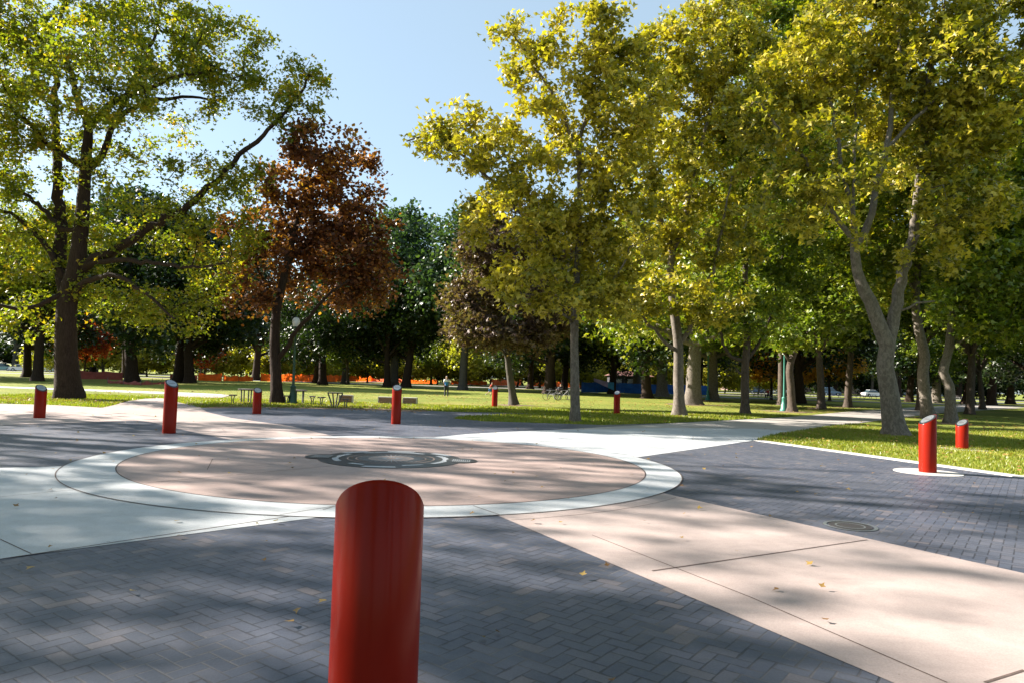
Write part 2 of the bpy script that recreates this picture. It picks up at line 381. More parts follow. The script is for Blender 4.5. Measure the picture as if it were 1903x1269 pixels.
sheet('pale_paving', arc((1188, 850), (800, 812)) + GP((870, 806), (940, 802), (1010, 799), (1100, 797), (1250, 794.5), (1400, 796), (1470, 800), (1440, 807), (1400, 818)), .004, MT['white'])
sheet('rose_path', arc((622, 810), (424, 816)) + GP((380, 807), (330, 796), (275, 783), (258, 781), (240, 781)) + GP((0, 790)) + [(-22.5, 18.4), (-22.5, 28.3)] + GP((100, 752), (190, 757), (212, 752), (240, 744), (270, 740), (300, 739), (330, 731), (430, 733.5), (400, 741), (380, 750), (372, 757), (385, 765), (430, 776), (540, 791)), .004, MT['pink'])
# paths
pth = spline([g(*p) for p in [(1010, 799), (1120, 793), (1250, 786), (1400, 778), (1480, 773), (1600, 762), (1700, 756), (1800, 752)]], 4)
ptb = spline([g(*p) for p in [(1903, 757), (1760, 766), (1640, 780), (1560, 790), (1470, 803), (1440, 807)]], 4)
sheet('park_path', list(pth) + list(ptb) + GP((1250, 795), (1100, 797.5)), .002, MT['path'])
sheet('side_path', spline([g(*p) for p in [(1560, 789), (1620, 793), (1760, 803), (1903, 815)]], 4) + [(40, 24), (40, 22.4)] + spline([g(*p) for p in [(1903, 822), (1760, 810), (1620, 798), (1540, 794)]], 4), -.004, MT['path'])
sheet('lawn_path', spline([g(*p) for p in [(-60, 716), (0, 717), (150, 722), (330, 728), (400, 731), (430, 733.5)]], 4) + spline([g(*p) for p in [(395, 735), (330, 732), (150, 725), (0, 719.5), (-60, 718)]], 4), -.004, MT['white'])
sheet('table_pad', spline([g(*p) for p in [(372, 757), (385, 751), (420, 746), (500, 745), (640, 748), (760, 752), (800, 757), (790, 764), (640, 760), (480, 757), (400, 758)]], 3), .003, MT['mulch'])
sheet('pad_edge', GP((425, 744.5), (520, 742.5), (640, 745.5), (770, 751), (772, 753), (640, 747.5), (520, 744.2)), .005, MT['kerb'])
# kerb strip between bricks and lawn on the right
kk = [g(1400, 818), g(1903, 888)]; kd = (kk[1] - kk[0]).normalized(); kq = kk[1] + kd * 24
mb = MB(); mid_ = (kk[0] + kq) / 2; ln = (kq - kk[0]).length
mb.box((mid_.x - kd.y * .17, mid_.y + kd.x * .17, .0), (ln, .34, .03), math.atan2(kd.y, kd.x), bev=.008)
kerb = mb.build('kerb', MT['kerb']); kerb['kind'] = 'structure'

# sawn joints
mb = MB()
def jt(p, q, w=.012, z=.012):
    s_ = strip(p, q, w, z, None, None); mb.poly([(v.x, v.y, z) for v in s_])
jt(g(272, 898), g(615, 866)); jt(g(850, 839), g(980, 826)); jt(g(395, 853), g(385, 873)); jt(g(600, 948), g(626, 940)); jt(g(520, 957), g(620, 941)); jt(g(879, 940), g(928, 957))
jt(g(1212, 1061), g(1612, 1003), .022, .0065); jt(g(1395, 1110), g(1760, 1269), .012, .0065); jt(g(1100, 994), g(1395, 1110), .010, .0065); jt(g(1830, 1269), g(1903, 1246), .02, .0065)
jt(g(0, 1002), g(58, 1029), .010, .0065); jt(g(0, 923), g(260, 898), .008, .0065)
for kq_ in range(24):
    a0 = ang((960, 971)) + (ang((1262, 925)) - ang((960, 971))) * kq_ / 24; a1 = ang((960, 971)) + (ang((1262, 925)) - ang((960, 971))) * (kq_ + 1) / 24
    jt(Vector(cpt(ROUT, a0, 1.055)), Vector(cpt(ROUT, a1, 1.055)), .009, .0065)
for f_, w_ in ((RIN, .014), (ROUT, .014)):
    for k in range(NA):
        a, b = 2 * math.pi * k / NA, 2 * math.pi * (k + 1) / NA
        mb.poly([(*cpt(f_, a, 1 - w_ / 9), .012), (*cpt(f_, a, 1 + w_ / 9), .012), (*cpt(f_, b, 1 + w_ / 9), .012), (*cpt(f_, b, 1 - w_ / 9), .012)])
# rust-brown saw cut beside the pale sector
jt(g(0, 1039), g(560, 956), .018, .0065)
mb.build('paving_joints', MT['joint'])['kind'] = 'structure'

# far road and car park
sheet('road', [(-160, 112), (160, 112), (160, 121), (-160, 121)], -.004, MT['road'])
sheet('road', [(22, 88), (140, 78), (140, 86), (22, 97)], -.006, MT['road'])

# ---------------------------------------------------------------- medallion
MC = g(727, 853); med = empty('plaza_medallion', (MC.x, MC.y, .010))
tag(med, 'round dark stone and metal medallion inlaid at the centre of the pink circle', 'medallion')
MB().lathe([(1.38, 0), (1.38, .006)], 96).build('stone_disc', MT['granite'], med)
for sx in (-1, 1):
    mb = MB(); P = []
    for k in range(28): a = 2 * math.pi * k / 28; P.append((sx * 1.37 + .30 * math.cos(a), .36 * math.sin(a)))
    mb.poly([(x, y, .011) for x, y in P]); o = mb.build('oval_plate', MT['granite'], med)
    mb2 = MB()
    for k in range(9): mb2.poly([(sx * 1.36 - .16 + .04 * k, -.19, .014), (sx * 1.36 - .16 + .04 * k + .016, -.19, .014), (sx * 1.36 - .16 + .04 * k + .016, .19, .014), (sx * 1.36 - .16 + .04 * k, .19, .014)])
    mb2.build('engraved_lines', MT['granlight'], o)
def arcband(mb, r0, r1, a0, a1, z, n=40):
    for k in range(n):
        a, b = math.radians(a0 + (a1 - a0) * k / n), math.radians(a0 + (a1 - a0) * (k + 1) / n)
        mb.poly([(r0 * math.cos(a), r0 * math.sin(a), z), (r1 * math.cos(a), r1 * math.sin(a), z), (r1 * math.cos(b), r1 * math.sin(b), z), (r0 * math.cos(b), r0 * math.sin(b), z)])
for a0, a1 in ((-35, 40), (60, 130), (150, 215), (235, 252), (290, 312)):
    mb = MB(); arcband(mb, 1.0, 1.12, a0, a1, .0105); mb.build('pale_arc', MT['granlight'], med)
for r0 in (.82, .66): mb = MB(); arcband(mb, r0, r0 + .022, 0, 360, .0105, 72); mb.build('metal_ring', MT['copper'], med)
mb = MB(); arcband(mb, .0, .44, 0, 360, .0100, 48); mb.build('centre_plate', MT['copper'], med)
for a0 in (270, 90, 135, 45):
    mb = MB(); arcband(mb, 1.19, 1.36, a0 - 13, a0 + 13, .0105, 8); mb.build('pale_slab', MT['granlight'], med)
mb = MB()
for k in range(36):
    a = math.radians(k * 10); u = Vector((math.cos(a), math.sin(a))); w = Vector((-u.y, u.x)) * .008
    mb.poly([(*(u * .10 + w), .0125), (*(u * .10 - w), .0125), (*(u * .62 - w), .0125), (*(u * .62 + w), .0125)])
mb.build('radial_inlay', MT['granlight'], med)

# manhole cover in the bricks on the right
MP = g(1580, 977); mh = empty('manhole_cover', (MP.x, MP.y, .001))
tag(mh, 'round cast iron manhole cover set in the dark bricks beside the pink strip', 'manhole cover')
MB().lathe([(.24, 0), (.24, .006)], 40).build('lid', MT['iron'], mh)
mb = MB(); arcband(mb, .26, .30, 0, 360, .006, 40); mb.build('ring', MT['steel'], mh); mb = MB(); arcband(mb, .15, .17, 0, 360, .0075, 40); mb.build('ring', MT['steel'], mh)

# ---------------------------------------------------------------- bollards
DB = .32; RB = DB / 2
def bollard(base, top_h, tilt, plate_chars, label, slab=False, group='red bollards round the plaza'):
    """top_h: height of the highest edge; the cut slopes down towards the centre of the circle"""
    d = Vector((CC.x - base.x, CC.y - base.y)); az = math.atan2(d.y, d.x)
    e = empty('bollard', (base.x, base.y, .004 if slab else 0), az); tag(e, label, 'bollard', group)
    tn = math.tan(math.radians(tilt)); mid = top_h - RB * tn
    n = 40; mb = MB(); i = 0
    V = []; rows = [(RB, 0.0, 0), (RB, 0.0, 1)]
    for j in range(n): a = 2 * math.pi * j / n; mb.v.append((RB * math.cos(a), RB * math.sin(a), 0))
    for j in range(n): a = 2 * math.pi * j / n; mb.v.append((RB * math.cos(a), RB * math.sin(a), mid - RB * math.cos(a) * tn - .012))
    for j in range(n): a = 2 * math.pi * j / n; mb.v.append(((RB - .006) * math.cos(a), (RB - .006) * math.sin(a), mid - RB * math.cos(a) * tn))
    for j in range(n): a = 2 * math.pi * j / n; mb.v.append(((RB - .03) * math.cos(a), (RB - .03) * math.sin(a), mid - (RB - .03) * math.cos(a) * tn - .02))
    for r in range(3):
        for j in range(n): a, b = r * n + j, r * n + (j + 1) % n; mb.f.append((a, b, b + n, a + n))
    mb.f.append(tuple(3 * n + j for j in range(n)))
    mb.build('post', MT['red'], e, smooth=True, angle=35)
    def on_plane(x, y, h=0): c_ = math.cos(math.radians(tilt)); return (x * c_ + h * math.sin(math.radians(tilt)), y, mid - x * math.sin(math.radians(tilt)) + h * c_)
    k_ = 1 / math.cos(math.radians(tilt))
    def ellip(mb, rr, h0, h1):
        i = len(mb.v)
        for h in (h0, h1):
            for j in range(n): a = 2 * math.pi * j / n; mb.v.append(on_plane(rr * k_ * math.cos(a), rr * math.sin(a), h))
        for j in range(n): a, b = i + j, i + (j + 1) % n; mb.f.append((a, b, b + n, a + n))
        mb.f.append(tuple(i + n + j for j in range(n)))
    mb = MB(); ellip(mb, RB - .008, -.014, .004); mb.build('rim', MT['blackrim'], e)
    mb = MB(); ellip(mb, RB - .042, .0, .012); pl = mb.build('plate', MT['steel'], e)
    mb = MB()
    for c in range(plate_chars):
        y = (c - (plate_chars - 1) / 2) * .034
        for (x0, x1, y0, y1) in ((-.01, .03, -.012, -.006), (-.01, .03, .006, .012), (.008, .014, -.006, .006)):
            mb.poly([on_plane(x0, y + y0, .0135), on_plane(x1, y + y0, .0135), on_plane(x1, y + y1, .0135), on_plane(x0, y + y1, .0135)])
    mb.build('lettering', MT['engrave'], pl); mb = MB()
    for r_, w_ in ((.075, .005),):
        for s in range(14):
            a, b = math.radians(200 + s * 10), math.radians(210 + s * 10)
            q = lambda rr, t_: on_plane(rr * k_ * math.sin(t_) - .0, rr * math.cos(t_), .0135)
            mb.poly([q(r_, a), q(r_ + w_, a), q(r_ + w_, b), q(r_, b)])
    mb.build('arc_mark', MT['engrave'], pl)
    if slab:
        o = MB().lathe([(.62, -.004), (.62, .004)], 48).build('base_slab', MT['kerb'], e); o.location = (0, 0, 0)
    return e
pf = at(707, 930, 2.60); 
bollard(Vector((pf.x, 2.60, 0)), 1.285, 36, 5, 'tall red bollard in the shade close to the camera, its plate facing away')
bollard(g(73, 776), 1.02, 33, 4, 'red bollard with a silver plate beside the trunk of the big oak')
bollard(g(314, 804), 1.36, 33, 5, 'tall red bollard with a bluish plate at the tip of the dark brick wedge')
bollard(g(477, 768), 1.00, 33, 4, 'short red bollard between the round tables and the orange tree trunk')
bollard(g(735.5, 787), 1.32, 33, 5, 'tall red bollard in front of the two low wooden boxes')
bollard(g(919, 756), 1.18, 33, 4, 'red bollard on the lawn beside the running child')
bollard(g(1146, 769), 1.18, 33, 4, 'dull red bollard on the grass between two plane trunks, before the blue fence')
bollard(g(1724, 877), 1.17, 33, 5, 'sunlit orange-red bollard on a white disc at the edge of the bricks', slab=True)
bollard(g(1788, 834), .86, 33, 4, 'short sunlit orange-red bollard on a white disc in the grass', slab=True)
# ---------------------------------------------------------------- trees
def catmull(P, step):
    P = np.asarray(P, float)
    if len(P) == 2: P = np.stack([P[0], (P[0] + P[1]) / 2, P[1]])
    out = []
    for i in range(len(P) - 1):
        a, b, c, d = P[max(i - 1, 0)], P[i], P[i + 1], P[min(i + 2, len(P) - 1)]
        k = max(1, int(np.linalg.norm(c - b) / step))
        for s in range(k):
            u = s / k; out.append(.5 * (2 * b + (c - a) * u + (2 * a - 5 * b + 4 * c - d) * u * u + (3 * b - a - 3 * c + d) * u ** 3))
    out.append(P[-1]); return np.array(out)

def skeleton(limbs, att, rng, tip=.011, expo=2.25, bend=.10, seg=.5):
    P, par, rs, seeds = [], [], [], []
    for li, lb in enumerate(limbs):
        pts = catmull(lb['p'], .35); r0, r1 = lb['r']
        if li: pts[1:] += rng.normal(0, .025 + .1 * r0, pts[1:].shape)
        n = len(pts); prev = -1
        if li:
            A = np.array(P); q = int(np.argmin(((A - pts[0]) ** 2).sum(1))); prev = q; pts = pts[1:] if n > 2 else pts
        for k, p in enumerate(pts):
            u = k / max(1, len(pts) - 1); rr = r0 + (r1 - r0) * u
            P.append(p); par.append(prev); rs.append(rr); prev = len(P) - 1
            if li == 0 and k == 0: pass
    n0 = len(P); P = list(map(np.asarray, P)); Pa = np.array(P)
    ok0 = Pa[:, 2] > (Pa[0, 2] + limbs[0].get('bare', 1.8))
    pl = np.zeros(n0)
    D = np.linalg.norm(att[:, None] - Pa[None], axis=2) + (~ok0)[None] * 50
    idx = D.argmin(1); dm = D.min(1); alive = np.ones(len(att), bool); plen = list(pl)
    tips = np.zeros(len(att), int)
    for _ in range(len(att)):
        i = int(np.where(alive, dm, 1e9).argmin()); alive[i] = False
        q = int(idx[i]); a = att[i]; b = P[q]; d = np.linalg.norm(a - b); k = max(1, int(d / seg))
        pd = P[q] - P[par[q]] if par[q] >= 0 else np.array([0, 0, 1.]); pd = pd / (np.linalg.norm(pd) + 1e-9)
        c = b + pd * d * .35 + rng.normal(0, bend * d, 3); new = []; prev = q
        for s in range(1, k + 1):
            u = s / k; p = b * (1 - u) ** 2 + 2 * c * u * (1 - u) + a * u * u + (rng.normal(0, .03, 3) if s < k else 0)
            P.append(p); par.append(prev); rs.append(0); plen.append(plen[prev] + d / k); prev = len(P) - 1; new.append(prev)
        tips[i] = prev
        if alive.any():
            for j in new:
                dj = np.linalg.norm(att - P[j], axis=1) + .18 * plen[j]; mk = dj < dm; dm[mk] = dj[mk]; idx[mk] = j
    P = np.array(P); par = np.array(par); rs = np.array(rs); n = len(P)
    ar = np.zeros(n); kids = [[] for _ in range(n)]
    for i in range(n - 1, -1, -1):
        if not kids[i]: ar[i] += tip ** expo
        if par[i] >= 0: ar[par[i]] += ar[i]; kids[par[i]].append(i)
    r = ar ** (1 / expo); r = np.where(rs > 0, np.maximum(rs, np.minimum(r, rs * 1.15)), r)
    for i in range(n):
        if par[i] >= 0 and r[i] > r[par[i]]: r[i] = r[par[i]]
    return P, par, kids, r, tips

def wood_mesh(P, par, kids, r, rng, rmin=.0, flare=1.5, knots=.06):
    V, Fc = [], []; base = 0; stack = [(0, -1)]
    while stack:
        i, pr = stack.pop(); ch = [i] if pr < 0 else [pr, i]
        while kids[ch[-1]]:
            ks = sorted(kids[ch[-1]], key=lambda q: -r[q]); 
            for o in ks[1:]:
                if r[o] > rmin: stack.append((o, ch[-1]))
            if r[ks[0]] <= rmin: break
            ch.append(ks[0])
        if len(ch) < 2: continue
        p = P[ch]; rr = r[ch].copy()
        if pr >= 0: rr[0] = rr[1]
        n = 16 if rr[0] > .12 else 8 if rr[0] > .05 else 5 if rr[0] > .02 else 3
        T = np.gradient(p, axis=0); T /= np.linalg.norm(T, axis=1)[:, None] + 1e-9
        ref = np.eye(3)[np.abs(T).mean(0).argmin()]
        U = np.cross(T, ref); U /= np.linalg.norm(U, axis=1)[:, None] + 1e-9; Wv = np.cross(T, U)
        a = np.arange(n) * 2 * np.pi / n
        R = np.repeat(rr[:, None], n, 1)
        if n >= 8:
            R = R * (1 + knots * rng.normal(0, 1, R.shape) * .5 + knots * np.sin(a * 3 + rng.random() * 6)[None] * .6)
            if pr < 0:
                h = np.clip(1 - (p[:, 2] - p[0, 2]) / (2.2 * rr[0] + .3), 0, 1)[:, None] ** 2.2
                R = R * (1 + h * (flare - 1) * (1 + .35 * np.sin(a * 5 + rng.random() * 6))[None])
        v = p[:, None] + R[..., None] * (np.cos(a)[None, :, None] * U[:, None] + np.sin(a)[None, :, None] * Wv[:, None])
        V.append(v.reshape(-1, 3)); m_ = len(ch)
        I = base + np.arange((m_ - 1) * n).reshape(m_ - 1, n); J = np.roll(I, -1, 1)
        Fc.append(np.stack([I, J, J + n, I + n], -1).reshape(-1, 4)); base += m_ * n
    return np.vstack(V), np.vstack(Fc)

LEAF = np.array([(0, 0), (.50, .30), (.16, .50), (0, 1), (-.16, .50), (-.50, .30)])
LEAF2 = np.array([(0, 0), (.38, .35), (.30, .72), (0, 1), (-.30, .72), (-.38, .35)])
def leaf_mesh(cent, size, rng, shape=LEAF, up=.7, fold=.25):
    n = len(cent); nr = rng.normal(0, 1, (n, 3)); nr[:, 2] = np.abs(nr[:, 2]) + up; nr /= np.linalg.norm(nr, axis=1)[:, None]
    d = rng.normal(0, 1, (n, 3)); d[:, 2] -= .4; d -= (d * nr).sum(1)[:, None] * nr; d /= np.linalg.norm(d, axis=1)[:, None]
    s = np.cross(nr, d); sz = size * rng.uniform(.6, 1.25, n)
    V = cent[:, None] + sz[:, None, None] * (shape[None, :, 0:1] * s[:, None] + shape[None, :, 1:2] * d[:, None] - np.abs(shape[None, :, 0:1]) * fold * nr[:, None])
    b = (np.arange(n) * 6)[:, None]; q = np.concatenate([b + np.array([[0, 1, 2, 3]]), b + np.array([[0, 3, 4, 5]])], 1).reshape(-1, 4)
    return V.reshape(-1, 3), q

def blob_points(blobs, n, rng, hollow=1.6):
    w = np.array([b[2] for b in blobs]); w = w / w.sum(); out = []
    ids = rng.choice(len(blobs), n, p=w)
    for i in ids:
        c, r, _ = blobs[i]; v = rng.normal(0, 1, 3); v /= np.linalg.norm(v); out.append(np.array(c) + v * np.array(r) * rng.random() ** (1 / (3 * hollow)) )
    return np.array(out)

def build_tree(name, label, base, limbs, blobs, natt, nleaf, lsize, lmat, bmat, group=None, cat='tree', tip=.012, sigma=.34, shape=LEAF, flare=1.5, up=.25, rmin=0.0, bend=.10, seg=.5, seed=None, thin=None, zlow=None, flat=.75):
    rng = rng_for(seed or label)
    base = np.array(base, float); att = blob_points(blobs, natt, rng) - base
    if zlow is not None: att = att[att[:, 2] > zlow]
    for lb in limbs: lb['p'] = [np.array(q, float) - base for q in lb['p']]
    P, par, kids, r, tips = skeleton(limbs, att, rng, tip=tip, seg=seg, bend=bend)
    e = empty(name, tuple(base)); tag(e, label, cat, group)
    V, Fc = wood_mesh(P, par, kids, r, rng, rmin=rmin, flare=flare)
    link('trunk', np_mesh('trunk', V, Fc, 4, True), BK[bmat], e)
    tp = P[tips]; pp = P[par[tips]]
    cnt = rng.poisson(nleaf / len(tp), len(tp)); src = np.repeat(np.arange(len(tp)), cnt)
    u = rng.random(len(src))[:, None] * 1.6; cen = tp[src] + (pp[src] - tp[src]) * u + rng.normal(0, 1, (len(src), 3)) * sigma * np.array([1, 1, flat]) * rng.uniform(.5, 1.3, len(tp))[src][:, None]
    V, q = leaf_mesh(cen, lsize, rng, shape, up)
    link('crown', np_mesh('crown', V, q, 4), LF[lmat], e)
    return e

def px_tree(name, label, base_px, limbs, blobs, **kw):
    """limbs and crown lobes given where they show in the photograph, at the depth of the tree's foot; dy moves them nearer or farther"""
    B = g(*base_px); Y = B.y; s = Y / F; L3 = []
    for lb in limbs:
        pts, rad = lb[0], lb[1]; dy = lb[2] if len(lb) > 2 else 0.0; n = len(pts)
        L3.append({'p': [tuple(at(p[0], p[1], Y + dy * (k / max(1, n - 1)) ** 1.0)) if not (lb is limbs[0] and k == 0) else tuple(B) for k, p in enumerate(pts)], 'r': rad})
    if kw.get('bare') is not None: L3[0]['bare'] = kw.pop('bare')
    rng = rng_for(label + 'b'); B3 = []
    for b in blobs:
        x, y, rx, ry = b[:4]; dy = b[4] if len(b) > 4 else rng.uniform(-1.6, 1.6); w = b[5] if len(b) > 5 else 1.0
        c = at(x, y, Y + dy); rd = (rx + ry) / 2 * s * 1.0
        B3.append((tuple(c), (rx * s, rd, ry * s), w * rx * ry * (rx + ry)**.5))
    return build_tree(name, label, tuple(B), L3, B3, **kw)

# --- the big oak on the left
px_tree('oak_tree', 'big dark-trunked oak with wide bent limbs at the left edge of the lawn', (128, 741), [
    ([(128, 741), (123, 640), (126, 560), (143, 490), (153, 400), (158, 330), (165, 240)], (.56, .20)),
    ([(165, 240), (145, 185), (130, 130), (112, 90), (110, 40), (130, -20)], (.17, .06), 1.5),
    ([(165, 242), (190, 212), (215, 185), (260, 172), (310, 150), (345, 138), (385, 137)], (.16, .06), -1.5),
    ([(160, 322), (190, 290), (205, 245), (235, 210), (290, 186), (340, 182), (400, 186)], (.17, .05), 1.0),
    ([(205, 245), (235, 180), (262, 128), (290, 60), (300, 0)], (.12, .05), 2.0),
    ([(150, 510), (172, 484), (215, 466), (258, 436), (305, 408), (348, 384), (388, 350), (430, 308), (455, 280), (490, 255), (512, 228), (545, 190), (575, 140)], (.24, .05), -1.0),
    ([(146, 497), (190, 486), (250, 486), (310, 492), (370, 496), (430, 485)], (.14, .04), -2.5),
    ([(136, 560), (150, 535), (182, 516), (215, 513), (250, 532), (290, 562), (325, 592)], (.16, .04), -2.5),
    ([(157, 318), (120, 290), (85, 265), (50, 225), (10, 200), (-60, 170)], (.13, .05), -2.0),
    ([(124, 560), (112, 500), (115, 430), (106, 330), (103, 230), (100, 110), (96, 20)], (.33, .07), 3.0),
    ([(118, 520), (95, 470), (60, 430), (20, 400), (-50, 380)], (.16, .05), 1.0),
    ([(130, 540), (90, 560), (50, 575), (0, 570), (-70, 550)], (.12, .04), -2.0),
    ([(115, 430), (70, 380), (0, 330), (-80, 300)], (.12, .04), 2.5),
    ], [(120, 40, 150, 90), (290, 50, 140, 100), (420, 100, 90, 80), (340, 170, 110, 60, 0, .6), (560, 180, 62, 75), (500, 190, 60, 50, 0, .7), (-40, 100, 110, 120), (-60, 330, 100, 130), (60, 300, 90, 80, 0, .6),
        (30, 470, 90, 70, 0, .6), (250, 330, 100, 60, 0, .5), (270, 420, 120, 50, 0, .8), (420, 330, 90, 60, 0, .7), (420, 420, 80, 70), (210, 560, 90, 55), (320, 580, 100, 40), (60, 590, 70, 45), (180, 140, 110, 90, -3), (250, 250, 130, 60, 3, .4), (130, 430, 80, 60, 3), (400, 520, 70, 50), (0, 210, 90, 80)],
    natt=1900, nleaf=62000, lsize=.21, lmat='oak', bmat='oak', tip=.013, sigma=.27, flare=1.32, bare=2.2)

# --- rust coloured tree beside it
px_tree('horse_chestnut_tree', 'rust and brown leaved tree behind the round tables', (515, 749), [
    ([(515, 749), (513, 690), (511, 640), (514, 580), (525, 530), (538, 470), (556, 400), (575, 330), (590, 270)], (.30, .06)),
    ([(522, 665), (545, 625), (575, 590), (610, 550), (650, 520)], (.13, .04), -1.5),
    ([(513, 585), (492, 530), (470, 480), (455, 440)], (.12, .04), 1),
    ([(530, 500), (570, 450), (620, 420), (660, 380)], (.12, .04), 1.5),
    ([(545, 440), (520, 390), (500, 340)], (.10, .04), -1)],
    [(595, 275, 75, 40), (650, 320, 60, 50), (560, 340, 80, 50), (690, 400, 50, 50), (625, 400, 70, 50), (540, 410, 80, 50), (650, 470, 90, 50), (500, 480, 80, 50), (600, 535, 90, 45, 2.5), (455, 430, 60, 60), (705, 500, 50, 45), (460, 545, 60, 40), (680, 560, 60, 35, 2.5), (590, 440, 100, 60, 3)],
    natt=500, nleaf=22000, lsize=.23, lmat='rust', bmat='oak', shape=LEAF2, tip=.015, sigma=.32, bare=2.6)

# --- golden plane, centre
px_tree('plane_tree', 'slim golden-leaved plane tree nearest the pale path, with a straight grey trunk', (1069, 783), [
    ([(1069, 783), (1068, 700), (1067, 640), (1069, 560), (1073, 480), (1077, 370), (1076, 300), (1079, 252), (1097, 202), (1109, 176), (1142, 144), (1165, 80)], (.20, .03)),
    ([(1076, 300), (1066, 265), (1054, 237), (1018, 161), (988, 116), (953, 60)], (.07, .032), -.6),
    ([(1068, 545), (1052, 520), (1037, 500), (1013, 454), (973, 403), (928, 353), (882, 308), (842, 277), (802, 252), (755, 262)], (.10, .032), -1.2),
    ([(1055, 520), (1028, 470), (998, 398), (973, 348), (948, 302), (923, 268), (905, 230)], (.08, .032), 1.2),
    ([(1073, 470), (1105, 420), (1130, 350), (1165, 300), (1195, 240)], (.08, .032), 1),
    ([(1070, 590), (1100, 560), (1140, 520), (1170, 470)], (.07, .032), -1.5),
    ([(1066, 600), (1030, 570), (990, 550), (950, 545)], (.06, .032), -1.8)],
    [(800, 250, 70, 40, 0, .8), (870, 255, 80, 60), (950, 70, 48, 55, 0, 1.2), (1000, 160, 60, 70), (1075, 70, 70, 70), (1140, 70, 60, 60), (1160, 170, 80, 90), (1060, 210, 70, 70, 0, .7), (940, 290, 80, 70), (1050, 340, 110, 80), (960, 410, 110, 70), (1070, 470, 110, 80), (1160, 330, 80, 90), (1160, 450, 70, 80), (1080, 560, 90, 45, -1), (980, 530, 80, 50, -1.5), (1140, 560, 60, 50, -1)],
    natt=950, nleaf=29000, lsize=.25, lmat='plane', bmat='plane', tip=.012, sigma=0.204, flare=1.25, bare=4)

# --- planes to the right
px_tree('plane_tree', 'plane tree with a thick grey-brown trunk, right of the slim golden one', (1262, 772), [
    ([(1262, 772), (1261, 700), (1260, 640), (1253, 580), (1245, 504), (1248, 469), (1230, 419), (1218, 378), (1210, 300), (1205, 200), (1210, 120)], (.29, .04)),
    ([(1248, 469), (1266, 434), (1278, 383), (1283, 343), (1298, 287), (1316, 227), (1330, 150), (1335, 70)], (.14, .03), 1),
    ([(1262, 640), (1285, 605), (1300, 570), (1324, 504), (1336, 449), (1346, 400), (1360, 330)], (.13, .03), -1),
    ([(1258, 655), (1225, 622), (1196, 595), (1165, 555), (1140, 520)], (.10, .03), -2)],
    [(1215, 130, 80, 90), (1300, 80, 100, 90), (1360, 40, 80, 70), (1380, 160, 90, 100), (1225, 300, 80, 100), (1330, 300, 100, 90), (1200, 440, 60, 80), (1300, 440, 90, 70), (1370, 430, 60, 70), (1245, 550, 80, 50, -2), (1165, 560, 50, 45), (1330, 570, 70, 45, -2), (1290, 200, 110, 100, 3)],
    natt=1050, nleaf=33000, lsize=.28, lmat='plane', bmat='plane', tip=.013, sigma=0.238, bare=3.2)

px_tree('plane_tree', 'plane tree with a low side shoot and a fan of thin dark limbs', (1385, 769), [
    ([(1385, 769), (1384, 720), (1385, 672), (1387, 650), (1389, 617), (1384, 560), (1386, 480), (1392, 400), (1400, 300), (1410, 200)], (.24, .04)),
    ([(1384, 672), (1354, 658), (1344, 636), (1332, 609), (1318, 560), (1310, 500)], (.11, .03), -1),
    ([(1387, 665), (1400, 654), (1418, 621), (1432, 590), (1442, 530), (1460, 450)], (.10, .03), 1),
    ([(1384, 700), (1373, 692), (1366, 683)], (.07, .03), -.3)],
    [(1400, 280, 90, 100), (1430, 420, 90, 80), (1350, 500, 70, 60), (1450, 540, 70, 60), (1450, 170, 90, 100), (1440, 50, 100, 80), (1520, 20, 90, 80), (1390, 590, 90, 35), (1500, 480, 60, 60), (1340, 560, 60, 50), (1310, 600, 50, 35, -2)],
    natt=760, nleaf=30000, lsize=.30, lmat='planeg', bmat='brown', tip=.013, sigma=.32, bare=3.2)

px_tree('plane_tree', 'largest plane tree, leaning pale trunk forked into two stems beside the bricks on the right', (1665, 809), [
    ([(1665, 809), (1658, 765), (1651, 721), (1645, 675), (1650, 642), (1638, 614), (1627, 587), (1617, 560), (1608, 545), (1593, 504), (1588, 454)], (.37, .15)),
    ([(1652, 650), (1656, 625), (1661, 580), (1679, 504), (1692, 454), (1704, 363), (1712, 302), (1717, 242), (1724, 166), (1735, 110), (1755, 10)], (.22, .05), .8),
    ([(1588, 454), (1570, 425), (1548, 393), (1523, 348), (1482, 282), (1442, 232), (1402, 187)], (.10, .032), -1.5),
    ([(1588, 454), (1586, 403), (1571, 348), (1562, 282), (1548, 212), (1538, 166), (1523, 110), (1515, 40)], (.10, .03), .5),
    ([(1588, 454), (1603, 440), (1619, 398), (1631, 343), (1646, 277), (1656, 217), (1664, 141), (1671, 66), (1680, -40)], (.13, .04), 0),
    ([(1646, 277), (1684, 237), (1730, 192), (1780, 146), (1855, 106)], (.07, .032), -1),
    ([(1586, 410), (1588, 282), (1591, 166), (1600, 90)], (.05, .032), 1.5),
    ([(1672, 580), (1688, 572), (1705, 564), (1735, 562)], (.05, .03), -.4),
    ([(1704, 363), (1740, 310), (1790, 270), (1850, 240)], (.07, .032), 1),
    ([(1692, 454), (1740, 420), (1800, 400), (1850, 370)], (.06, .032), -1.2)],
    [(1420, 210, 80, 80), (1500, 130, 100, 90), (1600, 40, 120, 90), (1720, 10, 120, 90), (1540, 300, 100, 80, -1.5, .7), (1640, 180, 100, 90, 1.5), (1760, 130, 110, 90), (1860, 60, 90, 100), (1780, 280, 100, 80), (1480, 370, 70, 60, -1, .7), (1850, 200, 90, 80), (1620, 300, 90, 60, 2.5, .5), (1800, 390, 90, 60, -1), (1560, 430, 60, 40, -1.5, .4), (1730, 480, 60, 45, -1, .5)],
    natt=1250, nleaf=38000, lsize=.24, lmat='plane', bmat='plane', tip=.011, sigma=0.196, flare=1.35, bare=6.0)

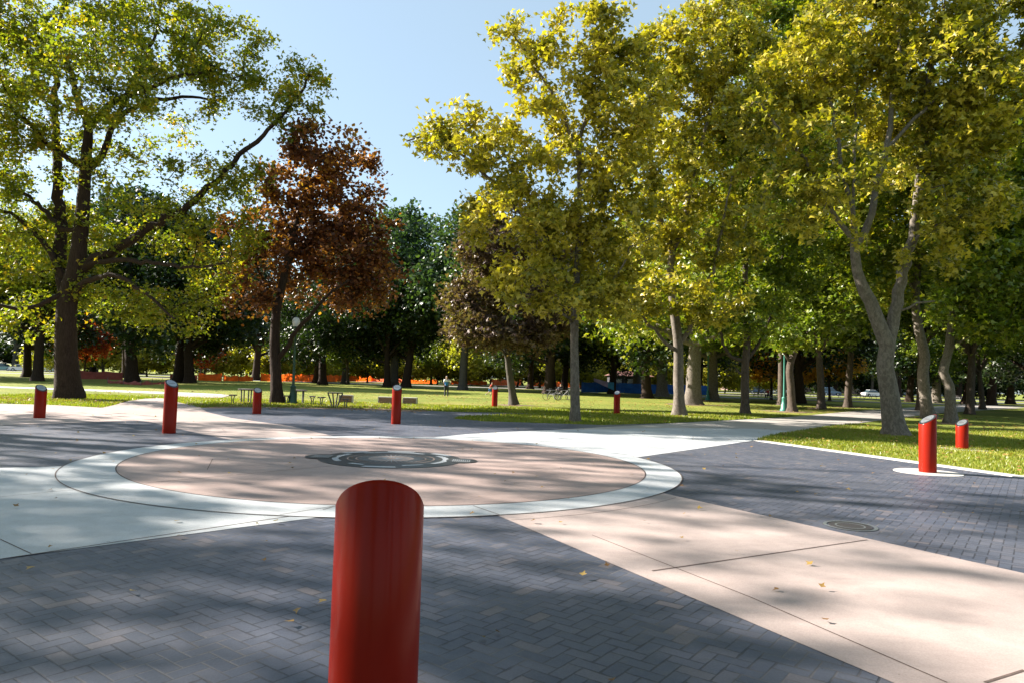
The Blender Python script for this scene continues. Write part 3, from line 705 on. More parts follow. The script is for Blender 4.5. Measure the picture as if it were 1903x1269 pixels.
px_tree('plane_tree', 'knotty pale plane trunk directly behind the large sunlit bollard', (1727, 776), [
    ([(1727, 776), (1721, 747), (1716, 694), (1719, 662), (1708, 614), (1702, 570), (1705, 500), (1712, 420), (1720, 330), (1725, 240)], (.34, .06)),
    ([(1706, 600), (1740, 550), (1780, 500), (1820, 460)], (.12, .03), -1),
    ([(1703, 540), (1660, 490), (1620, 440)], (.12, .03), 1)],
    [(1740, 460, 100, 80), (1650, 420, 90, 90), (1720, 320, 110, 110), (1820, 450, 90, 80), (1560, 470, 70, 60), (1780, 230, 120, 120), (1640, 540, 60, 35), (1600, 300, 100, 110)],
    natt=760, nleaf=30000, lsize=.31, lmat='planeg', bmat='plane', tip=.013, sigma=.34, bare=4.5)

px_tree('plane_tree', 'pale knobbly plane trunk between the two sunlit bollards', (1768, 785), [
    ([(1768, 785), (1766, 740), (1764, 715), (1753, 691), (1760, 662), (1765, 635), (1772, 560), (1785, 470), (1800, 380), (1810, 300)], (.27, .05)),
    ([(1763, 650), (1790, 630), (1812, 622)], (.08, .03), -1),
    ([(1775, 540), (1820, 490), (1870, 440)], (.12, .03), -1)],
    [(1830, 510, 90, 70), (1870, 400, 90, 90), (1800, 400, 90, 80), (1890, 560, 80, 60, -2), (1850, 270, 100, 100), (1790, 570, 70, 40, -2), (1930, 470, 80, 100), (1860, 610, 60, 30, -2)],
    natt=760, nleaf=30000, lsize=.30, lmat='planeg', bmat='plane', tip=.013, sigma=.32, bare=3.6)

px_tree('plane_tree', 'plane tree standing right beside the weathered green lamp post', (1472, 764), [
    ([(1472, 764), (1470, 720), (1468, 680), (1480, 640), (1490, 560), (1500, 470), (1505, 380)], (.27, .05)),
    ([(1468, 675), (1452, 640), (1440, 600), (1430, 540)], (.10, .03), -1), ([(1470, 665), (1490, 635), (1510, 605), (1535, 560)], (.10, .03), 1)],
    [(1490, 400, 100, 100), (1460, 540, 90, 60), (1540, 540, 70, 70), (1480, 610, 80, 35), (1560, 440, 80, 80), (1540, 260, 110, 110), (1440, 280, 90, 90)],
    natt=800, nleaf=26000, lsize=.35, lmat='planeg', bmat='brown', tip=.012, sigma=.46, bare=3.4)

px_tree('maple_tree', 'purple and green leaved maple with a leaning dark trunk on the lawn', (955, 752), [
    ([(955, 752), (950, 715), (944, 670), (938, 620), (930, 560), (925, 500), (920, 450)], (.25, .05)),
    ([(944, 668), (915, 625), (890, 590), (870, 550)], (.09, .03), -1.5), ([(945, 660), (975, 610), (1000, 570), (1010, 530)], (.09, .03), -1)],
    [(880, 560, 60, 40), (900, 615, 60, 28, -2), (965, 632, 60, 22, -2), (970, 530, 80, 40), (900, 455, 60, 35), (1010, 590, 50, 40), (950, 410, 70, 35), (860, 600, 35, 35), (905, 500, 55, 30), (1000, 470, 60, 40)],
    natt=750, nleaf=26000, lsize=.30, lmat='purple', bmat='grey', tip=.012, sigma=.36, bare=2.4)

# --- kinds that repeat farther off: one of each built, then copied
def proto(name, label, h, cr_, low, rtrunk, natt, nleaf, lsize, lmat, bmat, group=None, nl=6, sigma=.55, shape=LEAF, seed=None, rmin=0.012, cat='tree', top=.72, flat=.75):
    rng = rng_for(seed or label); lean = rng.normal(0, .25, 2)
    limbs = [{'p': [(0, 0, 0), (lean[0] * .3, lean[1] * .3, low * .6), (lean[0], lean[1], low + .1 * h), (lean[0] * 1.5, lean[1] * 1.6, h * .6), (lean[0] * 2, lean[1] * 2, h * .86)], 'r': (rtrunk, rtrunk * .18), 'bare': low * .75}]
    blobs = [((0, 0, low + (h - low) * .55), (cr_ * .72, cr_ * .72, (h - low) * .42), 3.0)]
    for k in range(nl):
        a = 2 * math.pi * (k + rng.random() * .6) / nl; z = low + (h - low) * rng.uniform(.1, .6); q = cr_ * rng.uniform(.55, .75)
        limbs.append({'p': [(lean[0] * .5, lean[1] * .5, low + (z - low) * .2), (q * .5 * math.cos(a), q * .5 * math.sin(a), z * .9), (q * 1.1 * math.cos(a), q * 1.1 * math.sin(a), z + cr_ * .25)], 'r': (rtrunk * .42, rtrunk * .1)})
        blobs.append(((q * math.cos(a), q * math.sin(a), z + cr_ * .1), (cr_ * .42, cr_ * .42, (h - low) * .20), 1.0))
    for k in range(3):
        a = rng.random() * 6.28; blobs.append(((cr_ * .3 * math.cos(a), cr_ * .3 * math.sin(a), low + (h - low) * rng.uniform(top, .9)), (cr_ * .4, cr_ * .4, (h - low) * .14), .6))
    return build_tree(name, label, (0, 0, 0), limbs, blobs, natt=natt, nleaf=nleaf, lsize=lsize, lmat=lmat, bmat=bmat, group=group, sigma=sigma, shape=shape, seed=seed, rmin=rmin, flare=1.4, cat=cat, tip=.016, flat=flat)

PROTO = {
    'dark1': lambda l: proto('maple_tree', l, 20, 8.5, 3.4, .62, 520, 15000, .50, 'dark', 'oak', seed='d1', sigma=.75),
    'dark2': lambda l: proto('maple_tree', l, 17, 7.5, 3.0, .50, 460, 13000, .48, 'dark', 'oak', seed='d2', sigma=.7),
    'blue': lambda l: proto('linden_tree', l, 23, 7.5, 4.0, .55, 520, 15000, .50, 'blue', 'grey', seed='b1', sigma=.75, shape=LEAF2),
    'green': lambda l: proto('plane_tree', l, 18, 6.5, 3.4, .30, 460, 17000, .40, 'planeg', 'brown', seed='g1', sigma=.55),
    'green2': lambda l: proto('plane_tree', l, 15, 5.5, 2.8, .26, 400, 15000, .38, 'planeg', 'brown', seed='g2', sigma=.5),
    'bigtrunk': lambda l: proto('old_plane_tree', l, 21, 9, 4.6, .68, 560, 16000, .48, 'planeg', 'plane', seed='t1', sigma=.7),
    'gold': lambda l: proto('maple_tree', l, 8.5, 4.2, 2.2, .18, 220, 7500, .40, 'gold', 'oak', seed='o1', sigma=.5),
    'red': lambda l: proto('maple_tree', l, 7.5, 3.6, 1.8, .15, 200, 6500, .38, 'redm', 'oak', seed='r1', sigma=.5),
    'lime': lambda l: proto('sapling', l, 6.5, 3.6, .5, .13, 200, 6500, .42, 'lime', 'grey', seed='l1', sigma=.5),
    'bush': lambda l: proto('bush', l, 6.5, 5.5, .2, .12, 200, 3600, .7, 'dark', 'oak', seed='bu', sigma=.9, cat='bush'),
    'oak': lambda l: proto('oak_tree', l, 19, 8, 3.6, .5, 700, 26000, .30, 'oak', 'oak', seed='k1', sigma=.5),
    'shade': lambda l: proto('oak_tree', l, 18.5, 8.5, 4.2, .45, 100, 6000, .32, 'oak', 'oak', seed='s1', sigma=1.0, nl=9, flat=.38),
    'tallthin': lambda l: proto('oak_tree', l, 27, 8.5, 7.5, .5, 46, 4600, .38, 'oak', 'oak', seed='tt', sigma=.85, flat=.35, nl=10),
    'sky_block': lambda l: proto('oak_tree', l, 19, 9.5, 8.2, .45, 420, 15000, .38, 'oak', 'oak', seed='cn', sigma=.8, nl=9),  # dense high crown, added out of view to keep skylight off the near bricks
    'tall': lambda l: proto('oak_tree', l, 27, 7.8, 7.5, .5, 54, 6200, .38, 'oak', 'oak', seed='tl', sigma=.95, flat=.4, nl=10),
    'slim': lambda l: proto('oak_tree', l, 24.5, 7.2, 5.5, .34, 95, 5600, .34, 'oak', 'oak', seed='sl', sigma=.95, flat=.38),
    'shade2': lambda l: proto('oak_tree', l, 16.5, 8, 3.8, .40, 90, 5200, .32, 'oak', 'oak', seed='s2', sigma=1.0, nl=9, flat=.38),
}
made = {}
def place(kind, loc, s, rz, label, group=None, sz=None):
    if kind not in made: e = made[kind] = PROTO[kind](label)
    else: e = copy_tree(made[kind])
    e.location = (loc[0], loc[1], 0); e.rotation_euler = (0, 0, rz); e.scale = (s, s, sz or s); e['label'] = label
    if group: e['group'] = group
    elif 'group' in e: del e['group']
    return e
GW = 'trees across the far lawn'
rr_ = random.Random(5)
for kind, px, py, s, label in [
    ('dark2', 50, 700, 1.0, 'dark tree seen just left of the smooth grey trunk, in front of the parked cars'),
    ('oak', 70, 707, .95, 'tree with a smooth slate-grey trunk left of the big oak'),
    ('dark1', 235, 702, 1.0, 'dark tree between the big oak and the tall tilted bollard, before the torn orange netting'),
    ('dark1', 331, 710, 1.0, 'left one of the pair of dark trunks behind the tall red bollard'),
    ('dark2', 352, 711, 1.1, 'right one of the pair of dark trunks behind the tall red bollard'),
    ('dark1', 475, 706, 1.05, 'wide dark trunk left of the rust-leaved tree, at the orange fence'),
    ('dark2', 588, 711, 1.0, 'dark trunk right behind the green lamp post, left of a close pair'),
    ('dark1', 600, 714, .9, 'dark trunk right behind the green lamp post, right of a close pair'),
    ('green2', 646, 714, .8, 'thin dark trunk standing alone before the brightest orange fence'),
    ('dark1', 688, 708, 1.0, 'dark tree between the rust tree and the tall middle bollard, near the fence'),
    ('dark2', 719, 718, .95, 'dark trunk just left of the tall middle bollard'),
    ('dark1', 754, 719, .95, 'dark trunk just right of the tall middle bollard'),
    ('dark2', 783, 712, 1.0, 'dark trunk flaring at the foot, halfway from the middle bollard to the walker'),
    ('green2', 801, 714, .9, 'slim trunk behind the walker in blue and lime'),
    ('dark2', 857, 714, 1.0, 'dark double trunk right of the walker in blue and lime'),
    ('dark1', 890, 715, 1.0, 'wide dark trunk behind the running child'),
    ('dark2', 985, 722, 1.0, 'dark trunk right behind the purple maple'),
    ('dark1', 1019, 731, .9, 'dark trunk rising over the black picnic bench and bicycles'),
    ('dark2', 1048, 727, 1.0, 'wide dark trunk left of the slim golden plane'),
    ('dark1', 1137, 731, .8, 'bluish grey trunk in deep shade behind the dull red bollard'),
    ('bigtrunk', 1230, 736, 1.0, 'old plane with a sunlit flaring foot at the blue fence'),
    ('bigtrunk', 1287, 751, .92, 'massive shaded plane trunk right behind the thick forked one'),
    ('bigtrunk', 1324, 743, .85, 'old plane with a bright left side, right of the massive shaded one'),
    ('green2', 1405, 728, .9, 'small pale trunk near the person with the white bicycle'),
    ('green', 1527, 759, 1.0, 'slim dark trunk in front of the orange maples, at the back of the path'),
    ('green', 1575, 756, 1.05, 'dark trunk flaring at its foot beside the path, right of the orange maples'),
    ('green', 1620, 735, 1.1, 'pale trunk behind the right-hand picnic tables'),
    ('bigtrunk', 1662, 742, .8, 'dark trunk just behind the leaning pale plane, on its left'),
    ('dark2', 1690, 746, 1.0, 'wide dark trunk seen between the leaning plane and the knotty one'),
    ('green', 1803, 769, 1.0, 'dark trunk right of the short sunlit bollard'),
    ('green2', 1826, 760, 1.0, 'thin dark trunk at the right side between two wide ones'),
    ('dark1', 1842, 752, .9, 'dark trunk in the shade behind the thin one, at the right side'),
    ('dark2', 1878, 750, 1.1, 'widest black trunk at the right edge of the wood'),
    ('bigtrunk', 1740, 748, .9, 'mid-grey trunk between the knotty and the knobbly pale planes'),
    ('green', 1945, 772, 1.1, 'leafy plane at the very right border of the view'),
    ]:
    place(kind, g(px, py), s, rr_.random() * 6.28, label, GW)
for kind, x, y, s, label in [
    ('blue', -16, 96, 1.12, 'tall blue-green linden whose top shows against the sky right of the rust tree'),
    ('blue', -6, 88, 1.0, 'blue-green linden with a rounded top in the gap of sky left of the golden plane'),
    ('blue', -26, 110, 1.0, 'blue-green linden behind the rust tree'),
    ('dark1', 6, 104, 1.25, 'tall dark tree behind the purple maple'),
    ('blue', 18, 100, 1.1, 'blue-green linden hidden behind the slim golden plane'),
    ('red', -56, 92, 1.0, 'small crimson maple seen right of the big oak trunk'),
    ('red', -46, 104, .9, 'small orange-red maple left of the pair of dark trunks'),
    ('gold', 30.5, 82, .95, 'orange-yellow maple left of the green post on the right'),
    ('gold', 35.5, 87, 1.1, 'largest orange maple, right of the green post'),
    ('gold', 41, 90, .95, 'deep orange maple behind the slim dark trunk'),
    ('dark1', -76, 84, 1.1, 'tall dark tree behind the parked cars'),
    ('dark2', -62, 70, 1.2, 'dark tree closing the view behind the left crown'),
    ('dark1', -40, 74, 1.05, 'dark tree between the big oak and the rust tree'),
    ('dark1', 62, 95, 1.1, 'tall dark tree closing the wood at the right'),
    ('dark2', 78, 84, 1.2, 'dense dark tree at the right end of the wood'),
    ('green', 52, 62, 1.2, 'green plane filling the gap above the right-hand path'),
    ('green', 34, 58, 1.25, 'tall green plane above the orange maples'),
    ('green', 24, 62, 1.2, 'tall green plane behind the thick forked trunk'),
    ('bigtrunk', 44, 48, 1.0, 'broad green plane behind the pale trunks on the right'),
    ('dark2', 30, 112, 1.3, 'tall dark tree behind the shelter'),
    ('dark1', 14, 72, .85, 'dark tree added to deepen the shade between the two old planes at the blue netting'),  # dark trees added to darken the gaps under the right-hand crowns
    ('dark2', 29, 70, .9, 'dark tree added to deepen the shade behind the plane with the low side shoot'),
    ('dark1', 56, 74, 1.0, 'dark tree added to deepen the shade behind the leaning pale plane'),
    ('dark2', 66, 70, 1.0, 'dark tree added to deepen the shade behind the knotty and knobbly pale trunks'),
    ('dark1', 72, 62, 1.0, 'dark tree added to deepen the shade behind the short sunlit bollard'),
    ('dark2', 48, 120, 1.3, 'tall dark tree beyond the road, behind the orange maples'),
    ]:
    place(kind, (x, y), s, rr_.random() * 6.28, label, GW)
GS = 'sunlit shrubs and saplings along the far fence'
for k in range(34):
    x = -106 + k * 4.6 + rr_.uniform(-1.5, 1.5); s = rr_.uniform(.85, 1.5)
    place('lime', (x, rr_.uniform(124, 136) if x > -86 else rr_.uniform(158, 163), 0), s, rr_.random() * 6.28, 'yellow-green sunlit sapling in the row beyond the orange fence', GS, sz=s * rr_.uniform(.8, 1.3))
GU = 'dark undergrowth bushes below the far wood'
for k in range(36):
    x = -170 + k * 9.5 + rr_.uniform(-3, 3); s = rr_.uniform(.9, 1.4)
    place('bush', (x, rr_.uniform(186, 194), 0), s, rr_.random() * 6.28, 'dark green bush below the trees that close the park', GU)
GB = 'dark trees of the wood beyond the far lawn'
for k in range(30):
    x = -150 + k * 10 + rr_.uniform(-3, 3); s = rr_.uniform(.95, 1.3)
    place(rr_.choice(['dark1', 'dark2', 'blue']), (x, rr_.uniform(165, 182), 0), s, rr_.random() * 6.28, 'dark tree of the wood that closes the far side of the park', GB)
rs_ = random.Random(3)
for px, py, r in [(128, 744, 2.6), (515, 751, 1.2), (955, 752, .9), (1262, 772, 1.5), (1385, 769, .8), (1465, 764, 1.3), (1324, 744, 2.2), (1230, 736, 2.0), (1287, 751, 1.8), (1527, 759, .9), (1575, 756, .9), (1665, 810, .9), (1727, 776, .9), (1768, 786, .8)]:
    B = g(px, py); ph = [rs_.random() * 6 for _ in range(3)]
    sheet('bare_soil', [(B.x + r * 1.3 * math.cos(a) * q, B.y + r * math.sin(a) * q) for a, q in [(2 * math.pi * k / 30, 1 + .18 * math.sin(3 * 2 * math.pi * k / 30 + ph[0]) + .12 * math.sin(7 * 2 * math.pi * k / 30 + ph[1])) for k in range(30)]], -.002, MT['mulch'])
# trees left of the view shade the plaza; unseen ones added behind block skylight
GL = 'oaks standing along the left side of the plaza'
for kind, x, y, s, label in [
    ('tallthin', -36, 22.5, 1.1, 'tall oak by the plaza whose crown shades the stone ring'),
    ('tall', -33, 10, 1.0, 'tall oak by the plaza, level with the pale sector'),
    ('tall', -27, 3.2, .92, 'tall oak of the first row, level with the tall near bollard'),
    ('tallthin', -42, 18, 1.1, 'tall oak of the second row left of the plaza'),
    ('shade2', -24.5, 1.0, .95, 'smaller oak closest to the camera on the left side'),
    ('sky_block', -10, -3, 1.0, 'unseen wide oak added overhead behind the camera, on the left, to block skylight'),  # unseen wide crowns added overhead to cut the skylight on the near paving
    ('sky_block', 8, -5, 1.0, 'unseen wide oak added overhead behind the camera, on the right, to block skylight'),
    ('sky_block', -1, -11, 1.05, 'unseen wide oak added straight behind the camera, in the second row, to block skylight'),
    ('sky_block', 17, -2, .8, 'unseen wide oak added right of the camera, beyond the pink strip, to block skylight'),
    ('shade', -20, -8, 1.0, 'unseen oak added behind the camera on the left to block skylight'),  # more unseen oaks, added around the camera to lower the skylight
    ('shade2', -4, -20, 1.0, 'unseen oak added straight behind the camera to block skylight'),
    ('shade', 12, -16, 1.05, 'unseen oak added behind the camera on the right to block skylight'),
    ('shade2', 27, -4, 1.05, 'unseen oak added right of the camera, behind the pink strip, to block skylight'),
    ('shade', 36, 10, 1.0, 'unseen oak added at the right outside the frame, beyond the kerb, to block skylight'),
    ('shade2', -30, -22, 1.1, 'unseen oak added in the second row behind the camera to block skylight'),
    ]:
    place(kind, (x, y), s, rr_.random() * 6.28, label, GL)
# ---------------------------------------------------------------- street furniture
def lamp_post(base, hgt, mat, label, globe=True, base_r=.26):
    e = empty('lamp_post', tuple(base)); tag(e, label, 'lamp post', 'green lamp posts of the park')
    MB().lathe([(base_r, 0), (base_r, .10), (base_r * .82, .16), (base_r * .72, .45), (base_r * .6, .50), (base_r * .52, .80), (base_r * .62, .86), (base_r * .42, .95)], 16).build('base', mat, e, True, 40)
    MB().lathe([(.075, .93), (.06, 2.2), (.05, hgt - .75), (.075, hgt - .72), (.075, hgt - .66), (.05, hgt - .60), (.11, hgt - .52), (.13, hgt - .47)], 12).build('pole', mat, e, True, 40)
    if globe:
        gb = MB().lathe([(.11, hgt - .47), (.17, hgt - .36), (.20, hgt - .24), (.185, hgt - .12), (.12, hgt - .03), (.06, hgt)], 20).build('globe', MT['globe'], e, True, 60)
        MB().lathe([(.06, hgt - .004), (.045, hgt + .04), (.01, hgt + .12)], 10).build('finial', mat, gb, True)
    return e
lamp_post(g(543.5, 750), 4.40, MT['green'], 'dark green lamp post with a white globe between the rust tree and a round table')
lamp_post(g(1457, 763), 6.0, MT['greenpale'], 'weathered turquoise lamp post leaning against a plane trunk on the right')
lamp_post(g(1315, 743), 5.0, MT['greenpale'], 'thin turquoise lamp post at the bright side of an old plane trunk')

def table(base, top, spread, label, rz=0.0, h=.72):
    e = empty('round_table', tuple(base), rz); tag(e, label, 'table', 'round tables under the rust tree')
    MB().lathe([(top / 2 - .02, h - .05), (top / 2, h - .035), (top / 2, h - .01), (top / 2 - .015, h)], 28).build('tabletop', MT['greywood'], e, True, 40)
    for k in range(4):
        a = math.pi / 4 + k * math.pi / 2; u = Vector((math.cos(a), math.sin(a), 0))
        r0, r1 = (.24, .26) if not spread else (.12, .36)
        MB().tube([u * r0 + Vector((0, 0, .02)), u * (r0 + r1) / 2 + Vector((0, 0, .38)), u * r1 + Vector((0, 0, h - .045))], .035, 8).build('leg', MT['post'], e, True, 50)
        MB().box(tuple(u * r0 + Vector((0, 0, .012))), (.13, .10, .02), a).build('foot', MT['post'], e)
    return e
table(g(457, 748.5), .80, False, 'round table at the left end of the row, next to the short red bollard')
table(g(556, 749.5), .76, False, 'round table with straight legs just right of the green lamp post', .4)
table(g(622, 756.5), .74, True, 'round table with legs splayed in a V before the tall brown box', .7)
def stool(base, label, rz=0.0, h=.44):
    e = empty('stool', tuple(base), rz); tag(e, label, 'stool', 'small stools round the tables')
    MB().box((0, 0, h - .03), (.32, .30, .06), bev=.02).build('seat', MT['greywood'], e)
    for s_ in (-1, 1): MB().tube([(s_ * .05, 0, .01), (s_ * .04, 0, .20), (s_ * .09, 0, h - .06)], .024, 8).build('leg', MT['post'], e, True, 50)
    MB().box((0, 0, .010), (.26, .16, .018)).build('foot_plate', MT['post'], e)
stool(g(432, 749), 'leftmost stool, standing alone left of the first round table')
stool(g(532, 750), 'stool between the rust tree trunk and the lamp post foot', .3)
stool(g(580, 751), 'stool with two bent legs right of the middle table', .2)
stool(g(597, 753), 'stool with a slatted seat left of the V-legged table', 1.0)
stool(g(642, 757), 'stool in front of the tall brown box', .1)
def box_bench(base, w, h, d, label, rz=0.0):
    e = empty('wooden_box', tuple(base), rz); tag(e, label, 'box', 'brown boxes with pale frames')
    MB().box((0, 0, h / 2), (w - .08, d - .04, h - .06), bev=.01).build('board_panel', MT['wood'], e)
    mb = MB()
    mb.box((0, 0, h - .018), (w, d, .036)); mb.box((-w / 2 + .02, 0, (h - .036) / 2), (.04, d, h - .036)); mb.box((w / 2 - .02, 0, (h - .036) / 2), (.04, d, h - .036))
    mb.build('frame', MT['kerb'], e)
    mb = MB()
    for k in range(3): mb.box((0, -d / 2 + .016, h * (.22 + .24 * k)), (w - .12, .014, .015))
    mb.build('board_gap', MT['joint'], e)
box_bench(g(724, 750), 1.25, .40, .45, 'low brown box half hidden by the tall middle bollard, the left of two')
box_bench(g(762, 751), .80, .40, .45, 'low brown box just right of the tall middle bollard')
box_bench(g(643, 748.5), .76, .46, .30, 'tall brown box behind the V-legged round table')

def picnic(base, rz, label, group='picnic tables in the shade', mat='greywood', name='picnic_table'):
    e = empty(name, tuple(base), rz); tag(e, label, 'picnic table', group)
    MB().box((0, 0, .74), (1.8, .75, .05), bev=.01).build('tabletop', MT[mat], e)
    for s_ in (-1, 1): MB().box((0, s_ * .68, .44), (1.8, .26, .045), bev=.01).build('seat', MT[mat], e)
    for x in (-.65, .65):
        for s_ in (-1, 1): MB().tube([(x, s_ * .62, .0), (x, s_ * .22, .72)], .035, 6).build('leg', MT['post'], e)
        MB().box((x + .04, 0, .40), (.04, 1.5, .07)).build('crossbar', MT['post'], e)
    return e
for px, py, rz, lab in [(1412, 737, .3, 'picnic table beside the person in the red top'), (1515, 736, .2, 'picnic table left of the slim dark trunk on the right'), (1552, 738, -.2, 'picnic table between the two slim dark trunks'),
        (1595, 740, .1, 'picnic table at the foot of the pale trunk'), (1618, 741, .3, 'picnic table left of the leaning plane'), (1785, 742, .2, 'picnic table glimpsed behind the short sunlit bollard'), (1655, 742, .5, 'picnic table behind the leaning plane')]:
    picnic(g(px, py), rz, lab)
picnic(g(1036, 741), .5, 'black picnic table with bicycles leaning on it, left of the slim golden plane', None, 'dark')

def bicycle(base, rz, label, col, lean=.12):
    e = empty('bicycle', tuple(base), rz); tag(e, label, 'bicycle'); e.rotation_euler = (lean, 0, rz)
    for x in (-.52, .52):
        mb = MB(); P = [(x + .33 * math.cos(a * math.pi / 12), 0, .34 + .33 * math.sin(a * math.pi / 12)) for a in range(25)]
        mb.tube(P, .018, 6, cap=False); w = mb.build('wheel', MT['rubber'], e)
        mb = MB()
        for k in range(6): a = k * math.pi / 6; mb.tube([(x - .31 * math.cos(a), 0, .34 - .31 * math.sin(a)), (x + .31 * math.cos(a), 0, .34 + .31 * math.sin(a))], .004, 4)
        mb.build('spokes', MT['steel'], w)
    mb = MB()
    for a, b in (((-.52, 0, .34), (-.05, 0, .30)), ((-.05, 0, .30), (-.17, 0, .78)), ((-.17, 0, .78), (.36, 0, .80)), ((-.05, 0, .30), (.36, 0, .76)), ((-.52, 0, .34), (-.16, 0, .74)), ((.36, 0, .84), (.52, 0, .34))): mb.tube([a, b], .018, 6)
    mb.build('frame', MT[col], e)
    MB().box((-.19, 0, .90), (.26, .13, .05), bev=.02).build('saddle', MT['rubber'], e)
    MB().tube([(.30, -.28, .98), (.38, -.1, .96), (.38, .1, .96), (.30, .28, .98)], .014, 6).build('handlebar', MT['rubber'], e)
bicycle(g(1026, 743), .4, 'dark bicycle standing at the left end of the black picnic table', 'post', .1)
bicycle(g(1046, 742), -.5, 'black bicycle leaning on the right end of the black picnic table', 'post', -.15)
bicycle(g(1438, 743), .1, 'white bicycle beside the person in the red top', 'steel', .05)

# ---------------------------------------------------------------- safety fences
def netmat(name, col):
    M, t, b = new_mat(name); v = coords(t); n = noise(t, v, 2.0, 3)
    c = ramp(t, n, [(.3, tuple(x * .7 for x in col)), (.7, col)]); L(t, c, b.inputs['Base Color']); b.inputs['Roughness'].default_value = .6
    tr = N(t, 'ShaderNodeBsdfTranslucent'); L(t, c, tr.inputs[0]); ms = N(t, 'ShaderNodeMixShader'); ms.inputs[0].default_value = .45
    L(t, b.outputs[0], ms.inputs[1]); L(t, tr.outputs[0], ms.inputs[2]); L(t, ms.outputs[0], t.nodes['Material Output'].inputs[0]); return M
MT['orange'] = netmat('orange_netting', (.95, .16, .02)); MT['blue'] = netmat('blue_netting', (.012, .12, .50)); MT['redn'] = netmat('faded_red_netting', (.42, .10, .09)); MT['tarp'] = netmat('pale_tarp', (.55, .42, .62)); MT['tarpb'] = netmat('sky_blue_tarp', (.10, .45, .75))
def net_fence(pts, h, mat, label, sag=.15, z0=.08, name='safety_fence', group='plastic netting fences'):
    rng = random.Random(label); P = [g(*p) for p in pts]; e = empty(name, tuple(P[0])); tag(e, label, 'fence', group); O = P[0]
    top, bot = [], []
    for i in range(len(P) - 1):
        n = max(6, int((P[i + 1] - P[i]).length / .6))
        for k in range(n + (i == len(P) - 2)):
            u = k / n; p = P[i].lerp(P[i + 1], u) - O; ph = (p.length / 2.8) % 1.0; sg = sag * 4 * ph * (1 - ph)
            w = rng.uniform(-.07, .07); top.append((p.x, p.y + w, h * (1 - sg) + rng.uniform(-.03, .03))); bot.append((p.x, p.y - w, z0 + rng.uniform(0, .05)))
    mb = MB(); n = len(top); md = [((a[0] + b[0]) / 2, a[1] - .06, (a[2] + b[2]) / 2) for a, b in zip(top, bot)]
    mb.v = bot + md + top; mb.f = [(i, i + 1, n + i + 1, n + i) for i in range(n - 1)] + [(n + i, n + i + 1, 2 * n + i + 1, 2 * n + i) for i in range(n - 1)]
    mb.build('netting', MT[mat], e)
    for i in range(len(P) - 1):
        k = max(1, int((P[i + 1] - P[i]).length / 2.8))
        for j in range(k + (i == len(P) - 2)):
            p = P[i].lerp(P[i + 1], j / k) - O
            MB().tube([(p.x, p.y - .05, 0), (p.x + .02, p.y - .05, h + .18)], .022, 5).build('post', MT['post'], e)
    return e
net_fence([(146, 705), (228, 707)], 1.1, 'redn', 'faded red netting fence right of the big oak trunk')
net_fence([(200, 712), (262, 716), (318, 713)], .45, 'redn', 'torn red netting sagging to the grass left of the tall tilted bollard', .5, .02)
net_fence([(368, 708), (412, 709)], 1.15, 'orange', 'short orange netting between the dark pair of trunks and a slim tree')
net_fence([(316, 709), (366, 709)], 1.0, 'redn', 'reddish netting behind the pair of dark trunks', .3)
net_fence([(415, 709), (470, 709)], 1.05, 'orange', 'orange netting left of the wide dark trunk', .35)
net_fence([(484, 709), (575, 710), (690, 709)], 1.35, 'orange', 'bright orange netting seen behind the green lamp post')
net_fence([(690, 709), (752, 712), (812, 713)], 1.0, 'orange', 'orange netting that droops behind the tall middle bollard', .3)
net_fence([(838, 714), (872, 715), (905, 716)], 1.0, 'orange', 'orange netting between two dark trunks right of the walker')
net_fence([(912, 716), (968, 717)], 1.5, 'orange', 'deep orange netting behind the running child')
net_fence([(990, 718), (1066, 720), (1100, 722)], 1.3, 'orange', 'orange netting behind the black picnic table and the golden plane')
net_fence([(1080, 730), (1160, 731), (1240, 733), (1330, 735)], 1.5, 'blue', 'blue netting fence across the lawn right of the golden plane', .08)
t_ = empty('tarp', tuple(g(1102, 732))); tag(t_, 'lilac and sky-blue tarp slung over the blue netting', 'tarp'); q0, q1, q2 = g(1102, 732), g(1124, 732), g(1133, 732)
def tarp_part(a, b, za, zb, mt, nm):
    mb = MB(); n = 8; fr = []
    for k in range(n + 1):
        u = k / n; p = a.lerp(b, u) - q0; ta = za[0] + (zb[0] - za[0]) * u; tb = za[1] + (zb[1] - za[1]) * u
        fr.append(((p.x, -.30 - .05 * math.sin(k * 2), ta), (p.x, -.42, tb)))
    for y in (0, .03):
        for a_, b_ in fr: mb.v += [(a_[0], a_[1] + y, a_[2]), (b_[0], b_[1] + y, b_[2])]
    m_ = 2 * (n + 1)
    for k in range(n): mb.f += [(2 * k, 2 * k + 2, 2 * k + 3, 2 * k + 1), (m_ + 2 * k + 1, m_ + 2 * k + 3, m_ + 2 * k + 2, m_ + 2 * k), (2 * k, m_ + 2 * k, m_ + 2 * k + 2, 2 * k + 2), (2 * k + 1, 2 * k + 3, m_ + 2 * k + 3, m_ + 2 * k + 1)]
    mb.build(nm, MT[mt], t_)
tarp_part(q0, q1, (1.95, 1.6), (1.55, .85), 'tarp', 'lilac_sheet'); tarp_part(q1, q2, (1.55, .85), (1.5, .55), 'tarpb', 'blue_sheet')
